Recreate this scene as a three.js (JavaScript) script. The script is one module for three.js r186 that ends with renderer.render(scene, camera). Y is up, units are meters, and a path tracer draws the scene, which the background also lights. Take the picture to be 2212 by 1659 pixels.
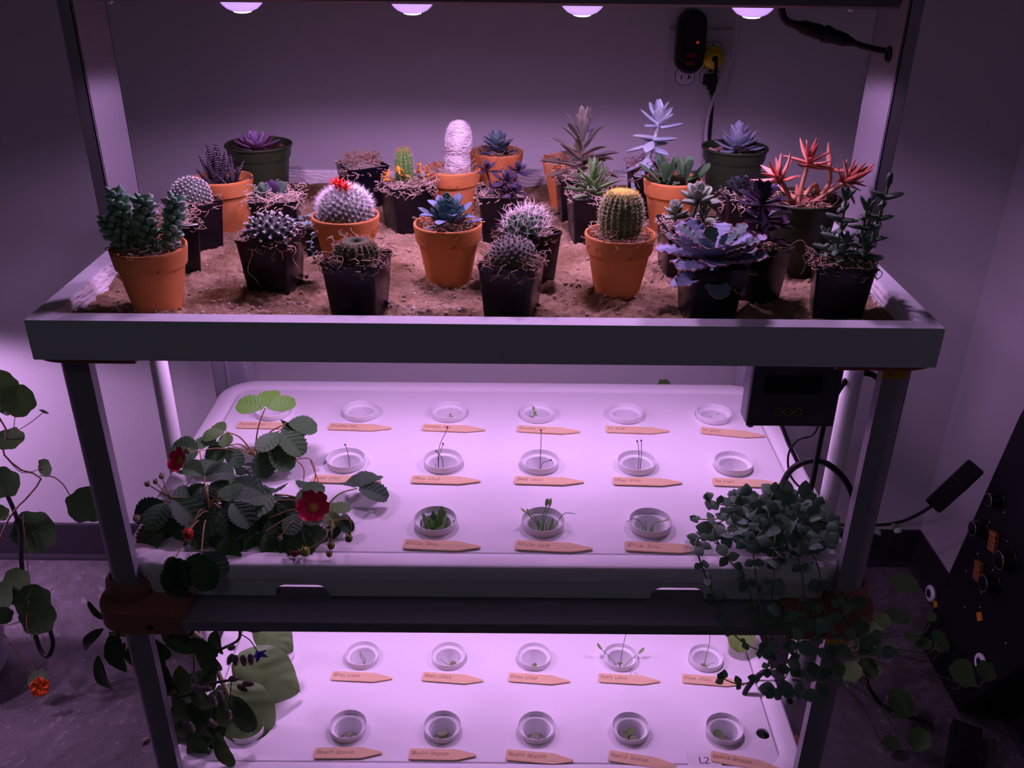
import * as THREE from 'three';
import { RoundedBoxGeometry } from 'three/addons/geometries/RoundedBoxGeometry.js';
import { mergeGeometries, mergeVertices, toCreasedNormals } from 'three/addons/utils/BufferGeometryUtils.js';
import { ImprovedNoise } from 'three/addons/math/ImprovedNoise.js';
import { Brush, Evaluator, SUBTRACTION } from 'three-bvh-csg';

// ------------------------------------------------------------ camera, exposure, large lights
const scene = new THREE.Scene();
const renderer = new THREE.WebGLRenderer({ antialias: true });
renderer.toneMapping = THREE.LinearToneMapping;
renderer.toneMappingExposure = 1.0;
renderer.shadowMap.enabled = true;
scene.background = new THREE.Color(0x000000);

const camera = new THREE.PerspectiveCamera(45.236, 2212 / 1659, 0.05, 30);
camera.position.set(0.02435, 1.38232, 1.76582);
camera.up.set(-0.00903562, 0.88930127, -0.45723255);
camera.lookAt(0.02435 + 0.00447782, 1.38232 - 0.45721065, 1.76582 - 0.88934716);
scene.add(camera);

const LIGHT = new THREE.Color().setRGB(0.84, 0.44, 1.0);      // violet white of the grow lamps
const LAMP_TOP = 0.30, LAMP_MID = 0.147, LAMP_LOW = 0.145, LAMP_SIDE = 0.80;      // candela of one lamp on each level
const UNSEEN_ROOM_LAMP = 1.5;                                        // dim unseen ceiling panel behind the viewer, lights the tray front

// ------------------------------------------------------------ helpers
let seed = 12345;
const rnd = () => { seed |= 0; seed = seed + 0x6D2B79F5 | 0; let t = Math.imul(seed ^ seed >>> 15, 1 | seed); t = t + Math.imul(t ^ t >>> 7, 61 | t) ^ t; return ((t ^ t >>> 14) >>> 0) / 4294967296; };
const rr = (a, b) => a + (b - a) * rnd();
const noise3 = new ImprovedNoise();
const nz = (x, y, z = 0) => noise3.noise(x + 31.7, y + 17.3, z + 5.1);
const V = (x, y, z) => new THREE.Vector3(x, y, z);
const PI = Math.PI, rad = d => d * PI / 180;
const lin = (r, g, b) => new THREE.Color().setRGB(r, g, b);
const mat = (c, rough = 0.6, o = {}) => new THREE.MeshPhysicalMaterial({ color: c, roughness: rough, specularIntensity: o.spec ?? 0.5, ...Object.fromEntries(Object.entries(o).filter(([k]) => k !== 'spec')) });

const taken = new Map();
function numbered(n) { const k = taken.get(n) || 0; taken.set(n, k + 1); return k ? n + '_' + String(k).padStart(3, '0') : n; }
function shadows(o) { o.castShadow = true; o.receiveShadow = true; return o; }
function thing(name, label, category, pos = [0, 0, 0], turn = 0, group) {
  const g = new THREE.Group(); g.name = numbered(name); g.position.set(...pos); g.rotation.y = turn;
  g.userData = { label, category }; if (group) g.userData.group = group; scene.add(g); return g;
}
function part(name, geo, m, parent, label) {
  const o = shadows(new THREE.Mesh(geo, m)); o.name = name; parent.add(o); if (label) o.userData.label = label; return o;
}
function stuffPart(name, geo, m, parent) { const o = part(name, geo, m, parent); o.userData.kind = 'stuff'; return o; }
function single(name, label, category, geo, m, group) {
  const o = shadows(new THREE.Mesh(geo, m)); o.name = numbered(name); o.userData = { label, category }; if (group) o.userData.group = group; scene.add(o); return o;
}
function struct(name, geo, m, parent = scene) {
  const o = shadows(new THREE.Mesh(geo, m)); o.name = name; if (parent === scene) o.userData.kind = 'structure'; parent.add(o); return o;
}
const box = (w, h, d, x = 0, y = 0, z = 0) => new THREE.BoxGeometry(w, h, d).translate(x, y, z);
const rbox = (w, h, d, r = 0.002, x = 0, y = 0, z = 0, s = 2) => new RoundedBoxGeometry(w, h, d, s, r).translate(x, y, z);
const lathe = (pts, seg = 32) => new THREE.LatheGeometry(pts.map(p => new THREE.Vector2(p[0], p[1])), seg);
const clean = g => { const o = g.index ? g.toNonIndexed() : g; for (const k of Object.keys(o.attributes)) if (!['position', 'normal', 'uv'].includes(k)) o.deleteAttribute(k); return o; };
const merge = list => mergeGeometries(list.map(clean));
const curve = (pts, closed = false) => new THREE.CatmullRomCurve3(pts.map(p => p.isVector3 ? p : V(...p)), closed, 'centripetal');
const tube = (pts, r, seg = 24, rs = 6) => new THREE.TubeGeometry(curve(pts), seg, r, rs, false);
function taperTube(pts, r0, r1, seg = 20, rs = 6) {
  const c = curve(pts), g = new THREE.TubeGeometry(c, seg, 1, rs, false), p = g.attributes.position, n = g.attributes.normal;
  for (let i = 0; i <= seg; i++) { const q = c.getPointAt(i / seg), r = r0 + (r1 - r0) * i / seg; for (let j = 0; j <= rs; j++) { const k = i * (rs + 1) + j; p.setXYZ(k, q.x + n.getX(k) * r, q.y + n.getY(k) * r, q.z + n.getZ(k) * r); } }
  return g;
}
function extrude(shape, depth, bevel = 0, o = {}) {
  return new THREE.ExtrudeGeometry(shape, { depth: depth - 2 * bevel, bevelEnabled: bevel > 0, bevelThickness: bevel, bevelSize: bevel, bevelOffset: -bevel, bevelSegments: 2, curveSegments: o.cs || 10 });
}
function roundRect(w, h, r, T = THREE.Shape) {
  const s = new T(), x = -w / 2, y = -h / 2;
  s.moveTo(x + r, y); s.lineTo(x + w - r, y); s.absarc(x + w - r, y + r, r, -PI / 2, 0); s.lineTo(x + w, y + h - r); s.absarc(x + w - r, y + h - r, r, 0, PI / 2);
  s.lineTo(x + r, y + h); s.absarc(x + r, y + h - r, r, PI / 2, PI); s.lineTo(x, y + r); s.absarc(x + r, y + r, r, PI, 1.5 * PI); return s;
}
// plan shape (x, z) raised in y from 0 to h
const plan = (shape, h, bevel = 0, cs) => extrude(shape, h, bevel, { cs }).rotateX(PI / 2).translate(0, h - bevel, 0);

function dataTex(w, h, fn, srgb = true) {
  const d = new Uint8Array(w * h * 4);
  for (let j = 0; j < h; j++) for (let i = 0; i < w; i++) { const c = fn(i / w, j / h, i, j), k = (j * w + i) * 4; d[k] = Math.max(0, Math.min(255, c[0])); d[k + 1] = Math.max(0, Math.min(255, c[1])); d[k + 2] = Math.max(0, Math.min(255, c[2])); d[k + 3] = 255; }
  const t = new THREE.DataTexture(d, w, h); t.wrapS = t.wrapT = THREE.RepeatWrapping; t.magFilter = THREE.LinearFilter; t.minFilter = THREE.LinearMipmapLinearFilter; t.generateMipmaps = true;
  t.colorSpace = srgb ? THREE.SRGBColorSpace : THREE.NoColorSpace; t.needsUpdate = true; return t;
}
// periodic noise on the unit square
function pnz(u, v, f, s = 0) { const a = u * 2 * PI, b = v * 2 * PI, r = f / 6.283; return nz(Math.cos(a) * r + s * 7.1, Math.sin(a) * r + Math.cos(b) * r, Math.sin(b) * r + s * 3.3); }
const rep = (t, x, y) => { const c = t.clone(); c.repeat.set(x, y); c.needsUpdate = true; return c; };

// ------------------------------------------------------------ textures
const concreteTex = dataTex(512, 512, (u, v) => { const n = pnz(u, v, 5) * 22 + pnz(u, v, 14, 1) * 16 + pnz(u, v, 44, 2) * 12 + (rnd() - .5) * 16, s = pnz(u, v, 80, 4) > .52 ? 26 : 0; return [98 + n + s, 94 + n + s, 95 + n + s]; });
const concreteBump = dataTex(512, 512, (u, v) => { const n = 128 + pnz(u, v, 12, 1) * 40 + pnz(u, v, 60, 2) * 40 + (rnd() - .5) * 40; return [n, n, n]; }, false);
const sandTex = dataTex(1024, 1024, (u, v) => {
  let n = pnz(u, v, 4) * 14 + pnz(u, v, 11, 1) * 14 + pnz(u, v, 40, 2) * 16 + pnz(u, v, 120, 3) * 16 + (rnd() - .5) * 34; const q = rnd();
  let d = 0; if (q > .992) d = 60; else if (q < .02) d = -55; const damp = Math.max(0, pnz(u, v, 7, 6) - .12) * -90;
  return [162 + n + d + damp, 139 + n + d + damp, 108 + n * .9 + d + damp]; });
const grainBump = dataTex(512, 512, (u, v) => { const n = 128 + pnz(u, v, 30, 1) * 50 + pnz(u, v, 110, 2) * 60 + (rnd() - .5) * 70; return [n, n, n]; }, false);
const clayTex = dataTex(256, 256, (u, v) => { const n = pnz(u, v, 5, 8) * 16 + pnz(u, v, 18, 9) * 8 + (rnd() - .5) * 7, s = pnz(u, v, 34, 3) > .6 ? -40 : 0; return [220 + n + s, 144 + n + s, 84 + n * .8 + s * .6]; });
const paintBump = dataTex(256, 256, (u, v) => { const n = 128 + pnz(u, v, 40, 1) * 50 + pnz(u, v, 100, 2) * 30; return [n, n, n]; }, false);
const brushTex = dataTex(256, 256, (u, v) => { const n = pnz(u, v, 60, 4) * 10 + (rnd() - .5) * 18, s = rnd() > .9985 ? 60 : 0; return [168 + n + s, 168 + n + s, 174 + n + s]; });

// ------------------------------------------------------------ materials
const M = {
  wall: mat(lin(.60, .60, .60), .75, { bumpMap: rep(paintBump, 12, 8), bumpScale: .0006 }),
  ceiling: mat(lin(.30, .30, .31), .9), unseenWallDark: mat(lin(.16, .16, .17), .8),  // ceiling and walls out of view, kept dark so less light bounces back
  floor: mat(0xffffff, .62, { map: rep(concreteTex, 4, 4), bumpMap: rep(concreteBump, 4, 4), bumpScale: .0012 }),
  base: mat(lin(.03, .028, .034), .5),
  white: mat(lin(.80, .80, .80), .38), tray: mat(lin(.86, .85, .86), .42), cup: mat(lin(.86, .86, .87), .3),
  board: mat(lin(.72, .74, .76), .55, { bumpMap: rep(paintBump, 8, 2), bumpScale: .0004 }),
  liner: mat(lin(.80, .79, .78), .75),
  alu: mat(0xffffff, .42, { map: rep(brushTex, 2, 4), metalness: .35 }),
  post: mat(lin(.32, .32, .34), .45, { metalness: .15 }), postWhite: mat(lin(.84, .84, .84), .42),
  bar: mat(lin(.30, .30, .32), .4, { metalness: .2 }), dark: mat(lin(.012, .012, .014), .5), black: mat(lin(.008, .008, .009), .32),
  rubber: mat(lin(.016, .016, .018), .42), orange: mat(lin(.36, .155, .10), .65),
  clay: mat(0xffffff, .85, { map: clayTex, bumpMap: grainBump, bumpScale: .0002, spec: .2 }),
  potBlack: mat(lin(.007, .0065, .011), .22), potGreen: mat(lin(.030, .048, .020), .42),
  soil: mat(lin(.05, .032, .022), .95), moss: mat(lin(.50, .36, .24), .8), mossPale: mat(lin(.62, .50, .38), .8),
  sand: mat(0xffffff, .95, { map: sandTex, bumpMap: rep(grainBump, 3, 3), bumpScale: .002, spec: .2 }),
  yellow: mat(lin(.75, .58, .03), .5), stem: mat(lin(.16, .20, .06), .6), red: mat(lin(.55, .03, .02), .5),
};

// ------------------------------------------------------------ the room
const RX = 0.995, LX = -2.6, FZ = 4.3, CH = 2.7;
const wb = (w, h, d, x, y, z) => { const g = box(w, h, d, x, y, z); return g; };
struct('floor', wb(RX - LX + .3, .1, FZ + .3, (RX + LX) / 2, -.05, FZ / 2), M.floor);
struct('ceiling', wb(RX - LX + .3, .1, FZ + .3, (RX + LX) / 2, CH + .05, FZ / 2), M.ceiling);
struct('wall_back', wb(RX - LX + .3, CH, .12, (RX + LX) / 2, CH / 2, -.06), M.wall);
struct('unseen_wall_front', wb(RX - LX + .3, CH, .12, (RX + LX) / 2, CH / 2, FZ + .06), M.unseenWallDark);
struct('wall_right', wb(.12, CH, FZ, RX + .06, CH / 2, FZ / 2), M.wall);
struct('unseen_wall_left', wb(.12, CH, FZ, LX - .06, CH / 2, FZ / 2), M.unseenWallDark);
function baseboard(name, len) { const s = new THREE.Shape(); s.moveTo(0, 0); s.lineTo(.013, 0); s.lineTo(.011, .006); s.lineTo(.006, .014); s.lineTo(.005, .094); s.quadraticCurveTo(.004, .1, 0, .1); return new THREE.ExtrudeGeometry(s, { depth: len, bevelEnabled: false }); }
struct('baseboard_back', baseboard('b', RX - LX).rotateY(-PI / 2).translate(RX, 0, 0), M.base);
struct('baseboard_right', baseboard('b', FZ).rotateY(PI).translate(RX, 0, FZ), M.base);

// dim ceiling panel, out of view behind the viewer, placed to light the tray front
{
  const t = thing('unseen_ceiling_light', 'unseen flat square ceiling panel lamp behind the viewer, lighting the tray front', 'unseen ceiling light', [-.5, CH, 3.0]);
  part('frame', merge([box(.62, .03, .03, 0, -.015, .295), box(.62, .03, .03, 0, -.015, -.295), box(.03, .03, .56, .295, -.015, 0), box(.03, .03, .56, -.295, -.015, 0)]), M.white, t);
  part('diffuser', box(.56, .008, .56, 0, -.014, 0), mat(lin(.8, .8, .8), .6, { emissive: lin(.75, .85, 1), emissiveIntensity: .35 }), t);
  const l = new THREE.RectAreaLight(lin(.74, .86, 1), UNSEEN_ROOM_LAMP, .55, .55); l.position.set(-.5, CH - .022, 3.0); l.lookAt(-.5, 0, 3.0); scene.add(l);
}

// ------------------------------------------------------------ grow lamps
const domeGeo = lathe([[0, -.0155], [.006, -.0152], [.012, -.0138], [.0185, -.0108], [.0235, -.006], [.0258, -.001], [.0258, .003]], 40);
const lensGeo = lathe([[0, -.0166], [.006, -.0160], [.010, -.0149], [.0105, -.0140], [0, -.0140]], 24);
const M_lens = mat(lin(.75, .62, .95), .15, { emissive: lin(.62, .36, 1), emissiveIntensity: 1.1, clearcoat: 1 });
const M_core = mat(lin(1, .95, 1), .2, { emissive: lin(1, .86, 1), emissiveIntensity: 6 });
function lampRow(t, xs, y, z, power, cone = 73, pen = .12) {
  for (const x of xs) {
    const d = part('lamp_lens', domeGeo, M_lens, t, 'glowing violet domed lens'); d.position.set(x, y, z);
    part('chip', lensGeo, M_core, d);
    const s = new THREE.SpotLight(LIGHT, power, 0, rad(cone), pen, 2); s.position.set(t.position.x + x, t.position.y + y - .019, t.position.z + z); s.target.position.set(s.position.x, s.position.y - 1, s.position.z);
    s.castShadow = true; s.shadow.radius = .9; scene.add(s, s.target);
  }
}
const XS = [-.365, -.12, .125, .37], XT = [-.292, -.092, .108, .308];
// top fixture: two flat channel posts and a bar with four lamps
{
  const t = thing('grow_light', 'tall metal grow light frame with four violet lamps over the cactus tray', 'grow light', [0, .565, 0], 0, 'violet grow lights');
  const mk = (s) => {
    const g = [rbox(.004, .44, .1, .0012, -s * .007, .64, 0), rbox(.018, .44, .004, .0012, 0, .64, .048), rbox(.018, .44, .004, .0012, 0, .64, -.048)];
    const p = part('post', merge(g), M.alu, t); p.position.set(s * .506, 0, .537); return p;
  };
  mk(-1); const pr = mk(1);
  part('cable_grommet', new THREE.TorusGeometry(.008, .0022, 8, 24).rotateY(PI / 2).translate(-.0095, .662, .016), M.rubber, pr);
  part('cable_hole', new THREE.CylinderGeometry(.0072, .0072, .0012, 24).rotateZ(PI / 2).translate(-.0094, .662, .016), M.black, pr);
  for (const s of [-1, 1]) for (const dz of [-.012, .03]) part('screw', new THREE.CylinderGeometry(.0028, .0028, .002, 12).rotateZ(PI / 2).translate(s * .4955, .735 + dz * .3, .54 + dz), M.dark, t);
  const sh = new THREE.Shape(); sh.moveTo(.553, 0); sh.lineTo(.647, 0); sh.lineTo(.650, .003); sh.lineTo(.650, .05); sh.lineTo(.63, .06); sh.lineTo(.57, .06); sh.lineTo(.55, .05); sh.lineTo(.55, .003);
  part('lamp_bar', new THREE.ExtrudeGeometry(sh, { depth: .92, bevelEnabled: false }).rotateY(-PI / 2).translate(.462, .722, 0), mat(lin(.20, .19, .21), .45, { metalness: .2 }), t);
  for (const s of [-1, 1]) part('mounting_plate', rbox(.05, .06, .012, .001, s * .473, .752, .558), mat(lin(.20, .19, .21), .45, { metalness: .2 }), t);
  for (const x of [-.43, .41]) part('screw', new THREE.SphereGeometry(.0035, 10, 6).translate(x, .7215, .64), M.postWhite, t);
  lampRow(t, XT, .7225, .6, LAMP_TOP);
}
function hiddenBar(y, label, power, z, cone, pen) {  // bar out of view, lamps spaced to light the tray below evenly
  const t = thing('grow_light', label, 'grow light', [0, y, 0], 0, 'violet grow lights');
  part('lamp_bar', rbox(.86, .022, .1, .004, 0, .011, z), M.bar, t);
  for (const s of [-1, 1]) part('hanger', rbox(.03, .012, .3, .003, s * .43, .026, z), M.bar, t);
  lampRow(t, XS, 0, z, power, cone, pen);
}
hiddenBar(.897, 'unseen lamp bar with four violet lamps under the cactus tray', LAMP_MID, .52, 86, .12);
hiddenBar(.520, 'unseen lamp bar with four violet lamps under the middle white tray', LAMP_LOW, .55, 78, .25);

// ------------------------------------------------------------ rack
{
  const t = thing('plant_rack', 'grey metal plant rack with orange corner brackets and three levels', 'rack', [0, 0, 0]);
  // front posts, D profile
  const dp = new THREE.Shape(); dp.moveTo(-.006, -.016); dp.lineTo(.02, -.016); dp.lineTo(.02, .004); dp.absellipse(-.001, .004, .021, .021, 0, PI / 2, false); dp.lineTo(-.02, .025); dp.lineTo(-.02, .010); dp.lineTo(-.006, .010);
  const post = plan(dp, .93, .0015, 14);
  for (const s of [-1, 1]) { const p = part('front_post', post, M.post, t); p.position.set(s * .477, 0, .79); if (s < 0) p.scale.x = -1; if (s > 0) {
    const st = part('tape_label', rbox(.030, .0115, .0010, .0003, -.006, .911, .0253), yellowTape('A2'), p, 'yellow tape label reading A2');
    part('tape_label', rbox(.026, .0105, .0010, .0003, -.006, .508, .0253), yellowTape('A1'), p, 'yellow tape label reading A1'); } }
  // middle round posts
  for (const s of [-1, 1]) { const g = lathe([[0, 0], [.0150, 0], [.0150, .004], [.0132, .006], [.0132, .83], [0, .83]], 28); const p = part('middle_post', g, M.postWhite, t); p.position.set(s * .504, .1, s > 0 ? .622 : .512);
    part('collar', lathe([[.0132, .442], [.0148, .442], [.0148, .452], [.0132, .452]], 28), M.postWhite, p); }
  // rear channel posts
  for (const s of [-1, 1]) { const p = part('rear_post', merge([rbox(.06, .93, .006, .0015, 0, .465, .02), rbox(.006, .93, .04, .0015, -.029, .465, 0), rbox(.006, .93, .04, .0015, .029, .465, 0), rbox(.003, .93, .003, .0005, s * .004, .465, .0237)]), M.alu, t); p.position.set(s * .486, 0, .232); }
  // brackets
  const bs = new THREE.Shape(); bs.moveTo(-.034, -.12); bs.lineTo(.03, -.12); bs.lineTo(.055, -.03); bs.lineTo(.088, -.012); bs.lineTo(.088, .056); bs.lineTo(.02, .056); bs.quadraticCurveTo(-.034, .058, -.036, .015); bs.lineTo(-.034, -.12);
  const br = plan(bs, .034, .003);
  const collar = lathe([[.024, 0], [.034, 0], [.031, .02], [.026, .026], [.024, .026]], 28);
  for (const y of [.536, .136]) for (const s of [-1, 1]) {
    const p = part('corner_bracket', br, M.orange, t); p.position.set(s * .477, y, .79); if (s > 0) p.scale.x = -1;
    part('collar', collar.clone().translate(0, .032, 0), M.orange, p);
    part('bolt', new THREE.CylinderGeometry(.004, .004, .003, 6).rotateX(PI / 2).translate(.04, .014, .057), M.dark, p);
  }
  for (const s of [-1, 1]) { const p = part('top_bracket', plan(bs, .016, .003), M.orange, t); p.position.set(s * .477, .929, .79); if (s > 0) p.scale.x = -1; }
  // shelf bars
  for (const y of [.545, .145]) {
    const fb = part('shelf_bar', merge([rbox(.79, .006, .07, .002, 0, .015, .813), rbox(.79, .017, .006, .002, 0, .009, .846)]), M.bar, t); fb.position.y = y;
    const rb = part('shelf_bar', rbox(.93, .02, .03, .002, 0, .008, .30), M.bar, t); rb.position.y = y;
    for (const s of [-1, 1]) { const sb = part('side_bar', rbox(.02, .02, .50, .002, s * .478, .008, .50), M.bar, t); sb.position.y = y; }
  }
}
function yellowTape(txt) {
  const c = document.createElement('canvas'); c.width = 256; c.height = 72; const x = c.getContext('2d'); x.fillStyle = '#d8b81c'; x.fillRect(0, 0, 256, 72);
  x.fillStyle = '#141008'; x.font = '52px sans-serif'; x.fillText(txt, 52, 56); const tx = new THREE.CanvasTexture(c); tx.colorSpace = THREE.SRGBColorSpace; return mat(0xffffff, .5, { map: tx });
}

// ------------------------------------------------------------ white hydroponic trays
const ROWZ = [.395, .5522, .7095], COLX = i => (i - 2.5) * .15;
function hydroTray(y, label) {
  const t = thing('hydroponic_tray', label, 'tray', [0, y, .541]);
  const W = .968, D = .522;
  const holed = roundRect(.90, .462, .018); for (const z of ROWZ) for (let i = 0; i < 6; i++) { const h = new THREE.Path(); h.absarc(COLX(i), -(z - .541), .0255, 0, 2 * PI, true); holed.holes.push(h); }
  { const h = new THREE.Path(); h.absarc(.4365, -(.713 - .541), .0105, 0, 2 * PI, true); holed.holes.push(h); }
  const lid = extrude(holed, .005, .0006, { cs: 28 }).rotateX(-PI / 2).translate(0, -.005, 0);
  part('lid', lid, M.tray, t, 'flat white lid with round holes');
  // rolled rim: sweep a rounded profile around the outline
  const prof = [[0, -.006], [.001, -.0005], [.005, .0016], [.014, .0024], [.027, .0024], [.0315, .0010], [.0335, -.0015], [.034, -.005], [.034, -.02], [.031, -.02], [.029, -.005], [.026, -.002], [.006, -.002]];
  const out = roundRect(.904, .466, .03).getPoints(10); const N = out.length, P = [], I = [];
  for (let i = 0; i < N; i++) { const a = out[(i + N - 1) % N], b = out[(i + 1) % N]; let tx = b.x - a.x, ty = b.y - a.y; const l = Math.hypot(tx, ty) || 1; tx /= l; ty /= l; for (const [o, h] of prof) P.push(out[i].x + ty * o, h, -(out[i].y - tx * o)); }
  for (let i = 0; i < N; i++) for (let j = 0; j < prof.length; j++) { const a = i * prof.length + j, b = ((i + 1) % N) * prof.length + j, a2 = i * prof.length + (j + 1) % prof.length, b2 = ((i + 1) % N) * prof.length + (j + 1) % prof.length; I.push(a, b, a2, b, b2, a2); }
  const g = new THREE.BufferGeometry(); g.setAttribute('position', new THREE.Float32BufferAttribute(P, 3)); g.setIndex(I); g.computeVertexNormals();
  part('rim', toCreasedNormals(g, .7), M.tray, t);
  // body wall with two hand notches
  const ring = roundRect(W, D, .05); ring.holes.push(roundRect(W - .012, D - .012, .046, THREE.Path));
  let b = new Brush(plan(ring, .038, .001, 12).translate(0, -.052, 0)); b.updateMatrixWorld();
  const ev = new Evaluator(); ev.attributes = ['position', 'normal'];
  for (const x of [-.247, .253]) { const c = new Brush(extrude(roundRect(.072, .05, .016), .03, 0).translate(x, -.058, D / 2 - .02)); c.updateMatrixWorld(); b = ev.evaluate(b, c, SUBTRACTION); }
  part('body', b.geometry, M.tray, t);
  part('tub', box(W - .06, .003, D - .06, 0, -.05, 0), M.tray, t);
  return t;
}
hydroTray(.618, 'white hydroponic tray on the middle level with strawberries and seedlings');
hydroTray(.2186, 'white hydroponic tray on the bottom level below the dark shelf bar');

// ------------------------------------------------------------ sand tray
{
  const t = thing('sand_tray', 'large white framed tray of sand on top of the rack', 'tray', [0, .941, .525]);
  const W = .986, D = .67, h = .047, k = .022;
  const mitre = (len, s) => { const sh = new THREE.Shape(); sh.moveTo(-len / 2, 0); sh.lineTo(len / 2, 0); sh.lineTo(len / 2 - k, -k); sh.lineTo(-len / 2 + k, -k); return extrude(sh, h, .0008).rotateX(-PI / 2).translate(0, .0008, 0); };
  const f = part('frame_board', mitre(W).rotateY(PI), M.board, t); f.position.z = D / 2;
  const bk = part('frame_board', mitre(W), M.board, t); bk.position.z = -D / 2;
  const l = part('frame_board', mitre(D).rotateY(PI / 2), M.board, t); l.position.x = -W / 2;
  const r = part('frame_board', mitre(D).rotateY(-PI / 2), M.board, t); r.position.x = W / 2;
  part('bottom_panel', box(W - .04, .006, D - .04, 0, .006, 0), M.board, t);
  // rough ribbed liner boards inside the frame
  const liner = (len, hh, slope) => { const nx = Math.round(len / .004), ny = 26, P = [], I = [];
    for (let j = 0; j <= ny; j++) for (let i = 0; i <= nx; i++) { const x = (i / nx - .5) * len, v = j / ny, y = v * hh; const ridge = Math.abs(((v * 8.2 + nz(x * 14, v * 2.0) * 1.3) % 1 + 1) % 1 - .5) * .0040 + nz(x * 150, v * 14) * .0022; P.push(x, y, (1 - v) * slope + ridge); }
    for (let j = 0; j < ny; j++) for (let i = 0; i < nx; i++) { const a = j * (nx + 1) + i; I.push(a, a + 1, a + nx + 1, a + 1, a + nx + 2, a + nx + 1); }
    const g = new THREE.BufferGeometry(); g.setAttribute('position', new THREE.Float32BufferAttribute(P, 3)); g.setIndex(I); g.computeVertexNormals(); return g; };
  const L1 = part('liner', liner(W - 2 * k, .040, .002), M.liner, t); L1.position.set(0, .006, -D / 2 + k);
  const L2 = part('liner', liner(D - 2 * k, .040, .014), M.liner, t); L2.rotation.y = PI / 2; L2.position.set(-W / 2 + k, .006, 0);
  const L3 = part('liner', liner(D - 2 * k, .040, .014), M.liner, t); L3.rotation.y = -PI / 2; L3.position.set(W / 2 - k, .006, 0);
}
// pots: list filled here so that the sand can heap round their feet
const SAND = .962;
function sandH(x, z) {
  const ex = Math.max(0, Math.abs(x) - .40) / .07; let h = SAND + .009 * ex * ex * Math.min(1, Math.max(0, (z - .3) / .3));
  h += nz(x * 14, z * 14) * .0055 + nz(x * 38, z * 38, 2) * .0062 + Math.abs(nz(x * 80, z * 80, 4)) * .0064 + nz(x * 210, z * 210, 7) * .0022;
  return h;
}
{
  const nx = 380, ny = 250, x0 = -.468, x1 = .468, z0 = .214, z1 = .838, P = [], U = [], I = [];
  for (let j = 0; j <= ny; j++) for (let i = 0; i <= nx; i++) { const x = x0 + (x1 - x0) * i / nx, z = z0 + (z1 - z0) * j / ny; P.push(x, sandH(x, z), z); U.push(x * 2.2, z * 2.2); }
  for (let j = 0; j < ny; j++) for (let i = 0; i < nx; i++) { const a = j * (nx + 1) + i; I.push(a, a + nx + 1, a + 1, a + 1, a + nx + 1, a + nx + 2); }
  const g = new THREE.BufferGeometry(); g.setAttribute('position', new THREE.Float32BufferAttribute(P, 3)); g.setAttribute('uv', new THREE.Float32BufferAttribute(U, 2)); g.setIndex(I); g.computeVertexNormals();
  const s = single('sand', 'uneven tan sand filling the white framed tray', 'sand', g, M.sand); s.userData.kind = 'stuff';
  const peb = (n, rmin, rmax, pick) => { const L = []; for (let i = 0; i < n; i++) { const [x, z] = pick(); const r = rr(rmin, rmax); const q = new THREE.IcosahedronGeometry(r, 0); q.scale(rr(.7, 1.2), rr(.5, .9), rr(.7, 1.2)); q.rotateY(rr(0, 6)); L.push(q.translate(x, sandH(x, z) + r * .25, z)); } return merge(L); };
  const any = () => [rr(-.45, .45), rr(.25, .83)], front = () => { const c = [[-.40, .80], [-.27, .79], [-.12, .79], [.0, .80], [-.30, .68], [-.43, .76], [-.1, .72]][Math.floor(rnd() * 7)]; return [c[0] + rr(-.06, .06), Math.min(.832, c[1] + rr(-.04, .04))]; };
  const p1 = single('pebbles', 'small pale grit scattered on the sand', 'pebbles', peb(260, .0010, .0026, front), mat(lin(.62, .58, .58), .8)); p1.userData.kind = 'stuff';
  const p2 = single('sand_clods', 'dark damp crumbs lying on the sand', 'clods', peb(260, .0006, .0016, any), mat(lin(.22, .15, .09), .95)); p2.userData.kind = 'stuff';
  const p3 = single('sand_lumps', 'tan lumps of clotted sand on the sand bed', 'clods', peb(1500, .0010, .0034, any), mat(lin(.44, .33, .20), .95)); p3.userData.kind = 'stuff';
}

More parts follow.
